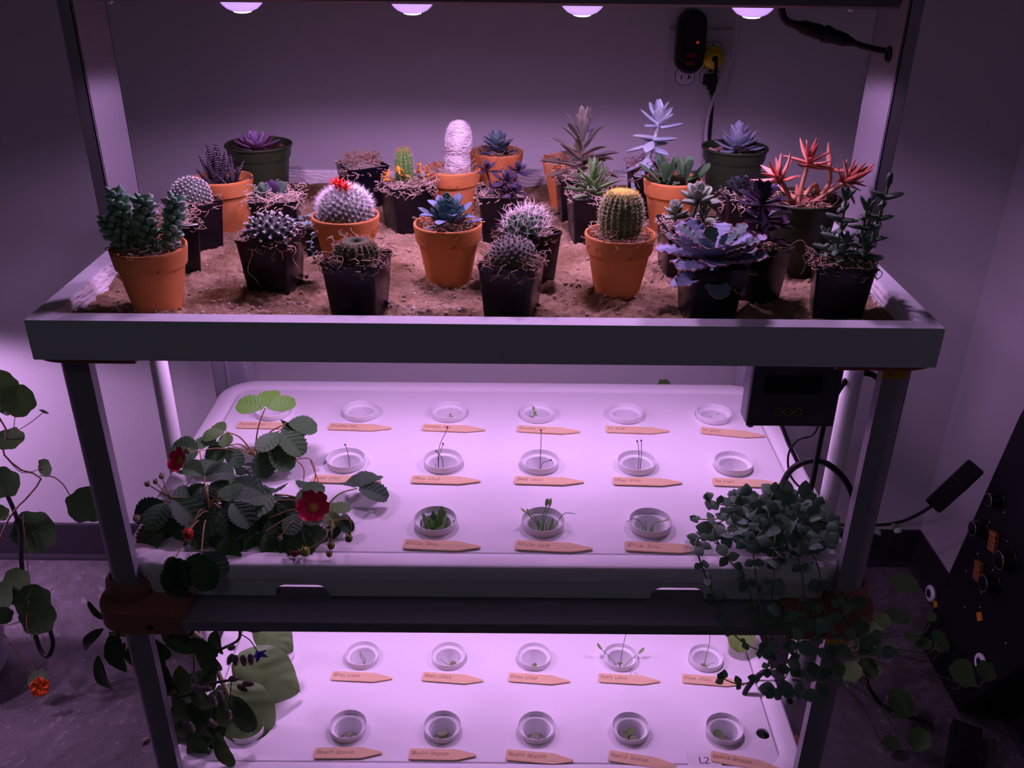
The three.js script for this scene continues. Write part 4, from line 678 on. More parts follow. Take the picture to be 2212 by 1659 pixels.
cup(1, 1, 3, 'net cup with a single pale green bud, bottom tray second row', geran([[0, .004, .006], [.001, .007, .004]]));
cup(1, 1, 4, 'net cup with long spoon leaves reaching past its rim', many(wisp([[0, -.028, .004], [-.012, -.002, .002], [-.032, .018, -.004]], .016), wisp([[0, -.028, .004], [.016, -.004, 0], [.032, .010, -.004]], .015), wisp([[0, -.028, .004], [.004, .020, -.006], [.012, .055, -.022]]), wisp([[0, -.028, .004], [.006, -.010, .014], [.018, .006, .030]], .008), geran([[-.008, .006, .005], [0, 0, .005]])));
cup(1, 1, 5, 'net cup with a tall whisker and yellowish bud, behind the hanging oregano', many(wisp([[-.002, -.028, .004], [-.001, -.002, 0], [.006, .030, -.014], [.004, .062, -.030]]), wisp([[-.002, -.028, .004], [.006, -.012, 0], [.016, -.006, 0]]), geran([[-.004, .006, .006]])));
cup(1, 2, 1, 'net cup with scraps of withered sprout, bottom tray front row', geran([[.003, .004, .004], [-.004, .002, .003], [.006, .006, .004]]));
cup(1, 2, 2, 'net cup with a dense round geranium seedling, bottom tray front row', geran([[0, .002, .009], [-.006, .004, .007], [.006, .004, .007], [0, -.004, .008], [.002, .008, .006]]));
cup(1, 2, 3, 'net cup with a small geranium leaf and curled stem, bottom tray front row', many(geran([[-.001, .004, .007], [.003, .007, .005]]), wisp([[0, -.026, .004], [.008, -.014, .004], [.014, -.018, .006]])));
cup(1, 2, 4, 'net cup with several grey-green geranium leaves, bottom tray front row', geran([[-.006, 0, .010, -.016], [.002, .004, .009, -.018], [.004, .010, .007], [-.010, .004, .007], [0, -.006, .009]]));
cup(1, 2, 5, 'net cup with leaning geranium leaves above the L2 card', geran([[-.008, -.002, .010, -.012], [-.006, .006, .008], [-.002, .010, .006], [-.012, .004, .006]]));

// ------------------------------------------------------------ wooden plant stakes with pencilled names
const atlas = document.createElement('canvas'); atlas.width = 1024; atlas.height = 1024; const ax = atlas.getContext('2d'); ax.fillStyle = '#e8c8a0'; ax.fillRect(0, 0, 1024, 1024);
for (let i = 0; i < 1400; i++) { ax.strokeStyle = `rgba(${150 + rnd() * 60 | 0},${105 + rnd() * 50 | 0},${60 + rnd() * 40 | 0},.22)`; ax.lineWidth = rr(.6, 1.6); const y = rr(0, 1024), x = rr(0, 1024), l = rr(60, 300); ax.beginPath(); ax.moveTo(x, y); ax.bezierCurveTo(x + l * .3, y + rr(-2, 2), x + l * .6, y + rr(-2, 2), x + l, y + rr(-2, 2)); ax.stroke(); }
let slot = 0;
const stakeTex = new THREE.CanvasTexture(atlas); stakeTex.colorSpace = THREE.SRGBColorSpace; const M_stake = mat(0xffffff, .75, { map: stakeTex, spec: .25 });
const stakeBase = (() => { const L = .105, w = .0102, s = new THREE.Shape(); s.moveTo(.004, -w); s.lineTo(L * .70, -w); s.lineTo(L - .0015, -.0018); s.quadraticCurveTo(L, 0, L - .0015, .0018); s.lineTo(L * .70, w); s.lineTo(.004, w); s.quadraticCurveTo(0, w, 0, w - .005); s.lineTo(0, -w + .005); s.quadraticCurveTo(0, -w, .004, -w); return extrude(s, .0019, .0003).rotateX(-PI / 2).translate(0, .0003, 0); })();
function stake(text, label, pos, yaw, size = 1) {
  const sx = (slot % 2) * 512, sy = Math.floor(slot / 2) * 64; slot++;
  ax.save(); ax.translate(sx + 18, sy + 38); ax.fillStyle = 'rgba(74,46,40,.78)'; let x = 0; for (const ch of text) { ax.save(); ax.translate(x, rr(-3, 3)); ax.rotate(rr(-.12, .12)); ax.font = `italic ${30 + rr(-3, 4) | 0}px sans-serif`; ax.fillText(ch, 0, 0); ax.restore(); x += ch === ' ' ? 16 : ax.measureText ? Math.max(11, (ax.font = 'italic 29px sans-serif', ax.measureText(ch).width) * size + 2) : 17; } ax.restore();
  const g = stakeBase.clone(), p = g.attributes.position, u = g.attributes.uv; for (let i = 0; i < p.count; i++) { const a = p.getX(i) / .105, b = (p.getZ(i) + .0102) / .0204; u.setXY(i, (sx + 4 + a * 504) / 1024, 1 - (sy + 4 + b * 56) / 1024); }
  const o = single('plant_stake', label, 'plant stake', g, M_stake, 'wooden plant stakes'); o.position.set(...pos); o.rotation.y = -rad(yaw); return o;
}
const SL = .0525;
const st0 = [[0, 'Dianthus mix', 'wooden stake half hidden by strawberry leaf, back left of middle tray', .004, .044, 1], [1, 'Dianthus mix', 'wooden stake below the empty cup nearest the strawberries, back row', .006, .046, 2.5], [2, 'Dianthus mix', 'wooden stake below the cup of two tiny dianthus sprouts', .011, .046, 4], [3, 'Dianthus mix', 'wooden stake below the cup of upright dianthus sprout', .018, .048, 5], [4, 'Ice plant', 'wooden ice plant stake below the unspeckled empty cup, back row', .015, .047, 3], [5, 'Ice plant', 'tilted wooden ice plant stake left of the control box', .022, .048, 10]];
for (const [c, tx, lb, dx, dz, yw] of st0) stake(tx, lb, [COLX(c) + dx - SL, TY[0], ROWZ[0] + dz], yw);
const st1 = [[1, 'Sweet onion', 'wooden sweet onion stake partly under a strawberry leaf', .009, 3], [2, 'Sweet onion', 'wooden stake below the two crossing onion sprouts', .008, 2], [3, 'Sweet onion', 'wooden stake below the tall and bent onion sprouts', .013, 2], [4, 'Sweet onion', 'wooden stake below the two parallel onion sprouts', .011, 2], [5, 'Ice plant', 'wooden ice plant stake beside the black hose', .012, 3]];
for (const [c, tx, lb, dx, yw] of st1) stake(tx, lb, [COLX(c) + dx - SL, TY[0], ROWZ[1] + .046], yw);
const st2 = [[2, 'African Daisy', 'wooden stake below the crammed daisy seedlings', .013, 3], [3, 'African Daisy', 'wooden stake below the sprawling daisy seedlings', .014, 4], [4, 'African Daisy', 'wooden daisy stake with its tip under the oregano', .012, 4]];
for (const [c, tx, lb, dx, yw] of st2) stake(tx, lb, [COLX(c) + dx - SL, TY[0], ROWZ[2] + .048], yw, 1.05);
const st3 = [[1, 'Miners Lettuce', 'wooden stake below the wispy curling sprout, bottom tray', .006, 3], [2, 'Miners Lettuce', 'wooden stake below the left-arching sprout, bottom tray', .011, 5], [3, 'Miners Lettuce', 'wooden stake below the single bud, bottom tray', .008, 5], [4, 'Miners Lettuce', 'wooden stake below the long spoon leaves, bottom tray', .011, 4], [5, 'Miners Lettuce', 'wooden lettuce stake behind the hanging oregano sprigs', .004, 6]];
for (const [c, tx, lb, dx, yw] of st3) stake(tx, lb, [COLX(c) + dx - SL, TY[1], ROWZ[1] + .045], yw, .95);
const st4 = [[1, 'Maverick Geranium', 'wooden stake below the withered sprout scraps', .008, -1], [2, 'Maverick Geranium', 'wooden stake below the dense round geranium seedling', .004, 1], [3, 'Maverick Geranium', 'wooden stake below the curled stem geranium seedling', .004, 6], [4, 'Maverick Geranium', 'wooden stake below the several grey-green geranium leaves', .013, 11], [5, 'Maverick Geranium', 'slanting wooden stake right of the L2 card', .021, 13]];
for (const [c, tx, lb, dx, yw] of st4) stake(tx, lb, [COLX(c) + dx - SL, TY[1], ROWZ[2] + .050], yw, .92);
{ const o = stake('', 'thin wooden stake standing up among the oregano', [.366, .610, .712], 0); o.rotation.set(0, 0, 0); o.rotateZ(rad(84)); o.rotateX(rad(80)); o.scale.set(.6, 1, .5);
  const o2 = stake('', 'wooden stake standing upright in the cup left on the bottom tray', [-.375, .208, .560], 0); o2.rotation.set(rad(70), 0, rad(92)); o2.scale.set(.82, 1, .62);
  const o3 = stake('', 'broad brown stake leaning out of the borage cup', [-.402, .230, .690], 0); o3.rotation.set(rad(55), rad(20), rad(-48)); o3.scale.set(.55, 1, .8); }
stakeTex.needsUpdate = true;

// L2 card
{ const c = document.createElement('canvas'); c.width = 256; c.height = 192; const x = c.getContext('2d'); x.fillStyle = '#f2f0f0'; x.fillRect(0, 0, 256, 192); x.fillStyle = '#2a2430'; x.font = '84px sans-serif'; x.fillText('L2', 84, 108); const tx = new THREE.CanvasTexture(c); tx.colorSpace = THREE.SRGBColorSpace;
  const g = box(.052, .0006, .039); const o = single('label_card', 'small white card reading L2 at the front of the bottom tray', 'card', g, mat(0xffffff, .7, { map: tx })); o.position.set(.332, .2195, .7710); o.rotation.y = rad(-2); }

// ------------------------------------------------------------ control box and cables
{
  const t = thing('control_box', 'grey control box with dark screen and three round buttons under the cactus tray', 'control box', [.393, .784, .70]);
  part('case', rbox(.116, .145, .034, .007, 0, .0725, 0, 4), C(.24, .245, .27, .5), t); part('front_panel', rbox(.114, .112, .004, .0018, 0, .0575, .0172), C(.065, .068, .08, .5), t);
  part('screen', rbox(.073, .026, .0016, .0006, -.004, .063, .0195), M.black, t);
  const sym = ['+', '\u2192', '\u21B5']; const c = document.createElement('canvas'); c.width = 192; c.height = 64; const x = c.getContext('2d'); x.fillStyle = '#3a3a3e'; x.fillRect(0, 0, 192, 64); x.strokeStyle = '#7d7630'; x.lineWidth = 5; for (let i = 0; i < 3; i++) { const cx = 32 + 64 * i; x.beginPath(); x.moveTo(cx - 14, 32); x.lineTo(cx + 14, 32); if (i === 0) { x.moveTo(cx, 18); x.lineTo(cx, 46); } if (i === 1) { x.moveTo(cx + 4, 22); x.lineTo(cx + 14, 32); x.lineTo(cx + 4, 42); } if (i === 2) { x.moveTo(cx - 4, 22); x.lineTo(cx - 14, 32); x.lineTo(cx - 4, 42); } x.stroke(); }
  const tx = new THREE.CanvasTexture(c); tx.colorSpace = THREE.SRGBColorSpace; for (let i = 0; i < 3; i++) { const g = new THREE.CylinderGeometry(.0056, .0056, .0014, 24).rotateX(PI / 2); const u = g.attributes.uv, p = g.attributes.position; for (let k = 0; k < p.count; k++) u.setXY(k, (i + .5 + p.getX(k) / .0112) / 3, .5 + p.getY(k) / .0112); const b = part('button', g, mat(0xffffff, .5, { map: tx }), t); b.position.set(-.018 + i * .0125, .0235, .0198); part('button_ring', new THREE.TorusGeometry(.0054, .0005, 6, 24).translate(0, 0, .0007), C(.36, .33, .10), b); }
  part('cable_gland', new THREE.CylinderGeometry(.005, .005, .012, 14).translate(-.045, -.005, -.004), C(.5, .5, .52), t);
}
const cable = (label, pts, r, m = M.rubber, seg = 60) => single('cable', label, 'cable', tube(pts, r, seg, 8), m);
cable('thick black cable rising beside the control box and looping behind the right post', [[.458, .612, .66], [.460, .66, .66], [.460, .72, .66], [.462, .76, .658], [.474, .79, .645], [.504, .812, .62], [.529, .814, .62], [.548, .796, .62], [.56, .74, .61], [.565, .64, .60]], .0042);
cable('black hose arching out of a hole in the middle tray', [[.423, .606, .634], [.4245, .628, .634], [.437, .672, .64], [.465, .691, .65], [.494, .678, .66], [.519, .642, .67], [.526, .60, .68], [.53, .52, .68]], .0046);
cable('black cable slanting down from the control box past the tray edge', [[.350, .80, .665], [.40, .735, .60], [.438, .694, .55], [.457, .657, .55], [.480, .616, .55], [.503, .573, .55], [.52, .5, .55]], .0034);
cable('thin black wire curling below the control box', [[.468, .786, .62], [.470, .736, .62], [.463, .715, .62], [.444, .707, .62], [.434, .687, .62], [.439, .652, .62], [.454, .630, .62], [.474, .618, .63], [.486, .6, .64]], .0016);
cable('black hose arching from the bottom tray behind the hanging oregano', [[.424, .206, .631], [.428, .226, .628], [.446, .252, .622], [.462, .260, .62], [.481, .254, .64], [.497, .22, .65]], .0045);
// lamp lead with inline connector at the top right
{
  const t = thing('lamp_cable', 'black lamp lead with a ribbed inline connector, plugged into the right post', 'cable', [0, 0, 0]);
  part('lead', tube([[.366, 1.30, .50], [.371, 1.269, .50], [.378, 1.259, .501], [.392, 1.2545, .502]], .0048, 20, 8), M.rubber, t);
  part('lead', tube([[.455, 1.2375, .515], [.475, 1.2325, .53], [.489, 1.230, .536], [.497, 1.229, .537]], .0038, 20, 8), M.rubber, t);
  const a = V(.388, 1.2555, .502), b = V(.462, 1.236, .517), d = b.clone().sub(a), L = d.length();
  const body = (u0, u1, prof, nm) => { const g = lathe(prof.map(([r, u]) => [r, u * (u1 - u0) * L]), 24), m = part(nm, g, M.rubber, t); aim(m, a.clone().addScaledVector(d, u0), d); return m; };
  const rib = (r0, r1, n) => { const o = [[0, 0]]; for (let i = 0; i < n; i++) { const r = r0 + (r1 - r0) * i / n; o.push([r, (i + .05) / n], [r, (i + .6) / n], [r * .88, (i + .65) / n], [r * .88, (i + .95) / n]); } o.push([r1, 1], [0, 1]); return o; };
  body(0, .12, rib(.0055, .0075, 3), 'strain_relief'); body(.12, .43, rib(.0085, .0098, 9), 'plug'); body(.44, .50, [[0, 0], [.0085, 0], [.0085, 1], [0, 1]], 'neck'); body(.49, .60, [[0, 0], [.0102, 0], [.0108, .2], [.0108, .8], [.0102, 1], [0, 1]], 'locking_ring'); body(.61, .88, rib(.0095, .0080, 9), 'socket'); body(.88, 1.0, rib(.0068, .005, 3), 'strain_relief');
}
// wall outlet
{
  const t = thing('wall_outlet', 'white wall plate with two double sockets', 'outlet', [.366, 1.138, 0]);
  part('plate', rbox(.117, .117, .006, .0025, 0, 0, .003), M.wall, t);
  for (const x of [-.0225, .0225]) for (const y of [.0215, -.0225]) {
    const s = roundRect(.0335, .030, .012); const p = part('receptacle', extrude(s, .0025, .0006, { cs: 12 }).translate(0, 0, .0055), C(.68, .68, .68, .4), t); p.position.set(x, y, 0);
    part('outline', (() => { const o = roundRect(.0355, .032, .0128); o.holes.push(roundRect(.0337, .0302, .0121, THREE.Path)); return extrude(o, .0008, 0).translate(0, 0, .0058); })(), M.dark, p);
    part('slot', merge([box(.0016, .0075, .0006, -.0063, -.002, .0081), box(.0016, .0085, .0006, .0063, -.002, .0081), box(.0045, .0016, .0006, .0093, -.002, .0081)]), M.black, p);
    part('ground_hole', new THREE.CylinderGeometry(.0026, .0026, .0006, 12).rotateX(PI / 2).translate(0, .0095, .0081), M.black, p);
  }
  const k = thing('remote_switch', 'black rounded plug-in remote switch with red lights', 'plug adapter', [.344, 1.178, .0085]);
  part('case', extrude(roundRect(.051, .108, .025), .034, .006, { cs: 14 }).translate(0, 0, .0065), M.black, k); part('indicator', new THREE.SphereGeometry(.0026, 12, 8).translate(.010, .0, .034), C(.4, .02, .01, .4, { emissive: lin(.9, .05, .02), emissiveIntensity: .35 }), k);
  for (const y of [-.022, -.035]) part('button', rbox(.0145, .0066, .002, .0009, 0, y, .0345), C(.22, .015, .01, .5), k);
  const yk = thing('yellow_plug', 'round yellow plug with black cord', 'plug', [.389, 1.150, .0085]);
  part('body', lathe([[0, 0], [.0185, 0], [.0195, .003], [.0195, .016], [.017, .020], [.012, .022], [.0105, .027], [.007, .028], [0, .028]], 36).rotateX(PI / 2), M.yellow, yk); const L = []; for (let i = 0; i < 24; i++) L.push(box(.0012, .001, .012, 0, .0196, .009).rotateZ(i * PI / 12)); part('grip_ribs', merge(L), M.yellow, yk); part('opening', new THREE.CylinderGeometry(.0055, .0055, .001, 18).rotateX(PI / 2).translate(0, 0, .0285), M.black, yk);
  part('cord', tube([[0, 0, .026], [.001, -.004, .036], [.002, -.02, .036], [.002, -.07, .03], [.002, -.14, .026], [.002, -.25, .02], [.0, -.60, .016]], .0032, 50, 8), M.rubber, yk);
  const pk = thing('black_plug', 'black angled plug in the lower right socket', 'plug', [.3885, 1.111, .0085]);
  part('body', merge([rbox(.026, .020, .014, .004, 0, 0, .007), rbox(.015, .014, .013, .003, .004, -.012, .0075).rotateZ(.0), rbox(.010, .012, .010, .003, .006, -.021, .0075)]), M.rubber, pk); part('cord', tube([[.007, -.026, .0075], [.009, -.04, .008], [.010, -.09, .01], [.011, -.2, .012], [.011, -.5, .012]], .0026, 30, 6), M.rubber, pk);
}
cable('pale grey cord hanging in a curve down the wall past the outlet', [[.402, 1.32, .05], [.408, 1.27, .05], [.419, 1.215, .05], [.419, 1.165, .05], [.402, 1.112, .05], [.387, 1.07, .05], [.384, 1.03, .048], [.388, .99, .045], [.392, .90, .04], [.391, .62, .03]], .0036, C(.55, .55, .57, .5));

// ------------------------------------------------------------ strawberry plants
const thinMat = (r, g, b, tr = .18) => C(r, g, b, .55, { side: THREE.DoubleSide, transmission: tr, thickness: 0 });
const SB = { leaf: [thinMat(.045, .115, .045, .12), thinMat(.055, .14, .045, .12), thinMat(.04, .095, .045, .12)], bright: thinMat(.11, .30, .035, .2), stem: C(.36, .24, .10, .6), red: C(.33, .12, .07, .6), petal: C(.80, .02, .10, .55, { side: THREE.DoubleSide }), green: C(.18, .26, .07, .7) };
const leaflets = [[-.5, .25, 1], [-.9, .35, 2], [-.2, .1, 3]].map(([b, f]) => sheetLeaf({ L: 1, W: .86, w: t => Math.max(.05, Math.pow(Math.sin(PI * Math.pow(t * .93 + .02, 1.15)), .62)), bend: b, fold: f, teeth: 9, td: .17, veins: 6, vd: .012, nt: 46, ns: 12 }));
function trifoliate(parent, hub, az, el, size, base, mats = SB.leaf, o = {}) { const flat = el < -40;
  const g = new THREE.Group(); g.name = 'leaf'; parent.add(g); const H = V(...hub);
  const up = o.up ? V(...o.up).normalize() : V(0, 1, .35).normalize();
  for (const [da, k] of [[-1.25, .92], [0, 1], [1.25, .92]]) { if (o.skip === da) continue; const d = dirOf(rad(az) + da + rr(-.12, .12), rad(el + rr(-10, 10) - (da ? (o.side ?? 6) : 0))); const m = part('leaflet', flat ? leaflets[2] : pick(leaflets), pick(mats), g); aim(m, H.clone().addScaledVector(d, .003), d, up, rr(-.15, .15)); m.scale.setScalar(size * k * rr(.92, 1.06)); }
  if (base) { const B = V(...base), mid = B.clone().lerp(H, .5); mid.y += .012; part('petiole', taperTube([B, mid, H], .0014, .0010, 12, 6), o.stem || SB.stem, g); }
}
function flowerRed(parent, p, dir, s) { const f = part('flower', new THREE.SphereGeometry(.0058 * s, 12, 8).scale(1, .5, 1), C(.70, .42, .06), parent, 'crimson flower with yellow centre'); aim(f, V(...p), V(...dir)); const pg = sheetLeaf({ L: .0175 * s, W: .0150 * s, w: t => Math.sqrt(Math.max(.02, 1 - Math.pow((t - .55) / .56, 2))), bend: .5, fold: .1, wave: .05, nt: 8, ns: 6 }); for (let i = 0; i < 6; i++) { const m = part('petal', pg, SB.petal, f); aim(m, V(Math.cos(i * 1.047) * .003, .0006 * (i % 2), Math.sin(i * 1.047) * .003), dirOf(i * 1.047 + .2, rad(12))); } const st = []; for (let i = 0; i < 26; i++) { const a = i * 2.4, r = .0055 * s; st.push({ p: V(Math.cos(a) * r * .7, .001, Math.sin(a) * r * .7), d: V(Math.cos(a), .8, Math.sin(a)), l: .0042 * s, r: .0004 }); } part('stamens', spikes(st), C(.75, .50, .12), f); }
function bud(parent, p, s = 1, m = SB.green) { const b = part('bud', new THREE.SphereGeometry(.0042 * s, 10, 8), m, parent); b.position.set(...p); const g = leafGeo({ L: .009 * s, W: .0042 * s, T: .0005, w: lance, bend: .9, nt: 5, nr: 6 }); for (let i = 0; i < 8; i++) { const q = part('sepal', g, m, b); aim(q, V(0, -.002 * s, 0), dirOf(i * .785 + rr(-.2, .2), rad(rr(15, 50)))); } }
const cupPart = (t) => { part('cup_body', cupGeo, M.cup, t); part('sponge', spongeGeo, M_sponge, t); };
function runner(parent, pts, r = .0008, m = SB.red) { part('stalk', tube(pts, r, 24, 5), m, parent); }
const rel = (o, p) => [p[0] - o[0], p[1] - o[1], p[2] - o[2]];
{
  const O = [COLX(0) + .008, TY[0], ROWZ[1]], R = p => rel(O, p), t = thing('strawberry_plant', 'strawberry plant with the tallest bright green leaf, rearmost of the three', 'strawberry plant', O, 0, 'strawberry plants'); cupPart(t); const b = R([-.367, .628, .548]);
  trifoliate(t, R([-.346, .702, .530]), -92, 14, .049, b, [SB.bright, SB.bright, thinMat(.10, .26, .04, .2)], { side: 14 });
  trifoliate(t, R([-.322, .676, .556]), 40, -22, .048, b, [SB.leaf[1]], { side: -4 });
  trifoliate(t, R([-.312, .684, .545]), -15, -6, .046, b, [SB.leaf[1]], { skip: 1.25 });
  trifoliate(t, R([-.336, .662, .572]), 25, -30, .050, b, SB.leaf);
  trifoliate(t, R([-.400, .678, .562]), 150, 0, .032, b, [thinMat(.08, .18, .04)], {});
  trifoliate(t, R([-.398, .662, .578]), 115, -22, .040, b, SB.leaf); trifoliate(t, R([-.355, .632, .575]), 80, -20, .022, b, SB.leaf); trifoliate(t, R([-.375, .632, .572]), 120, -25, .020, b, SB.leaf);
  runner(t, [b, R([-.40, .66, .57]), R([-.43, .668, .59]), R([-.442, .665, .62])], .0009, SB.stem); runner(t, [b, R([-.345, .64, .57]), R([-.305, .645, .58]), R([-.280, .640, .60]), R([-.276, .59 + .04, .62])], .0009);
  runner(t, [R([-.30, .64, .58]), R([-.268, .654, .60]), R([-.258, .640, .62]), R([-.262, .622, .64])], .0008); runner(t, [R([-.268, .652, .60]), R([-.250, .640, .64]), R([-.240, .65, .70]), R([-.235, .662, .742])], .0008);
  flowerRed(t, R([-.446, .672, .635]), [-.5, .6, .6], 1.0); bud(t, R([-.430, .695, .645]), 1.1); runner(t, [b, R([-.40, .672, .6]), R([-.430, .690, .642])], .0007, SB.stem);
}
{
  const O = [COLX(0) - .008, TY[0], ROWZ[2]], R = p => rel(O, p), t = thing('strawberry_plant', 'bushy dark strawberry plant by the left front post with a small red berry', 'strawberry plant', O, 0, 'strawberry plants'); cupPart(t); const b = R([-.390, .630, .705]);
  trifoliate(t, R([-.430, .668, .600]), 200, 12, .046, b); trifoliate(t, R([-.406, .662, .662]), -90, 10, .046, b, SB.leaf, { side: -6 }); trifoliate(t, R([-.400, .654, .668]), 80, -14, .042, b);
  trifoliate(t, R([-.443, .656, .716]), 170, -16, .047, b); trifoliate(t, R([-.436, .660, .712]), 25, -14, .056, b, SB.leaf, { skip: 1.25 }); trifoliate(t, R([-.446, .648, .735]), 105, -48, .048, b, SB.leaf, {});
  trifoliate(t, R([-.362, .660, .736]), 130, -24, .050, b); trifoliate(t, R([-.350, .664, .726]), -30, 4, .048, b); trifoliate(t, R([-.396, .646, .822]), 105, -62, .052, b); trifoliate(t, R([-.366, .648, .815]), 75, -55, .048, b);
  trifoliate(t, R([-.345, .640, .765]), 80, -40, .046, b); trifoliate(t, R([-.366, .660, .680]), 0, -8, .046, b); trifoliate(t, R([-.325, .636, .745]), 50, -28, .044, b); trifoliate(t, R([-.400, .640, .740]), 60, -20, .040, b); trifoliate(t, R([-.380, .640, .690]), 200, -10, .035, b);
  for (const [p, s] of [[[-.478, .664, .685], .9], [[-.456, .677, .685], .9], [[-.466, .668, .685], .8], [[-.474, .648, .745], 1.2]]) { bud(t, R(p), s, C(.24, .27, .12)); runner(t, [b, R([-.44, .650, .70]), R(p)], .0008, SB.stem); }
  flowerRed(t, R([-.478, .640, .765]), [-.8, .4, .4], .7);
  const be = part('berry', lathe([[0, -.013], [.004, -.011], [.0068, -.005], [.0070, 0], [.005, .0035], [0, .004]], 16), C(.62, .025, .01, .3), t, 'small red strawberry'); be.position.set(...R([-.391, .657, .786])); const sd = []; for (let i = 0; i < 30; i++) { const d = fib(30, i); sd.push({ p: V(d.x * .0066, d.y * .006 - .004, d.z * .0066), d, l: .0007, r: .0005 }); } part('seeds', spikes(sd), C(.75, .45, .15), be); for (let i = 0; i < 6; i++) { const q = part('sepal', leafGeo({ L: .009, W: .004, T: .0005, w: lance, bend: -.4, nt: 5, nr: 6 }), SB.green, be); aim(q, V(0, .003, 0), dirOf(i, rad(10))); }
  runner(t, [b, R([-.38, .668, .76]), R([-.391, .662, .784])], .0008, SB.stem);
}
{
  const O = [COLX(1) - .003, TY[0], ROWZ[2]], R = p => rel(O, p), t = thing('strawberry_plant', 'strawberry plant with an open crimson flower and trailing green buds', 'strawberry plant', O, 0, 'strawberry plants'); cupPart(t); const b = R([-.235, .632, .712]);
  trifoliate(t, R([-.190, .645, .662]), -62, 2, .046, b, SB.leaf, { stem: SB.green }); trifoliate(t, R([-.298, .650, .702]), 10, -18, .050, b); trifoliate(t, R([-.300, .654, .692]), 190, 0, .050, b); trifoliate(t, R([-.262, .668, .700]), -10, -4, .034, b, SB.leaf, {});
  trifoliate(t, R([-.252, .648, .755]), 85, -38, .048, b); trifoliate(t, R([-.278, .634, .76]), 120, -36, .034, b); trifoliate(t, R([-.222, .650, .725]), -20, 2, .030, b, [thinMat(.10, .22, .04)]); trifoliate(t, R([-.208, .636, .722]), 40, -20, .028, b); trifoliate(t, R([-.300, .640, .73]), 140, -25, .040, b); trifoliate(t, R([-.262, .654, .735]), 20, -10, .036, b); trifoliate(t, R([-.300, .636, .755]), 60, -35, .034, b);
  flowerRed(t, R([-.231, .676, .756]), [.05, .9, .75], 1.25); runner(t, [b, R([-.238, .66, .735]), R([-.231, .673, .753])], .0011, SB.stem);
  for (const [p, s] of [[[-.181, .652, .79], 1.25], [[-.205, .640, .79], 1.2], [[-.208, .628, .792], 1.0]]) { bud(t, R(p), s, C(.28, .28, .08)); runner(t, [b, R([-.212, .648, .745]), R([p[0] + .002, p[1] + .02, .78]), R(p)], .0008, SB.stem); }
  bud(t, R([-.240, .630, .79]), 1.6, C(.34, .38, .08)); runner(t, [b, R([-.215, .640, .77]), R([-.240, .630, .788])], .0008, SB.stem); bud(t, R([-.247, .615, .792]), 1.1, C(.20, .015, .03)); bud(t, R([-.254, .627, .79]), 1.1, C(.25, .015, .04)); bud(t, R([-.275, .640, .775]), .8, C(.34, .28, .2)); runner(t, [b, R([-.262, .65, .75]), R([-.275, .642, .775])], .0008, SB.stem);
}
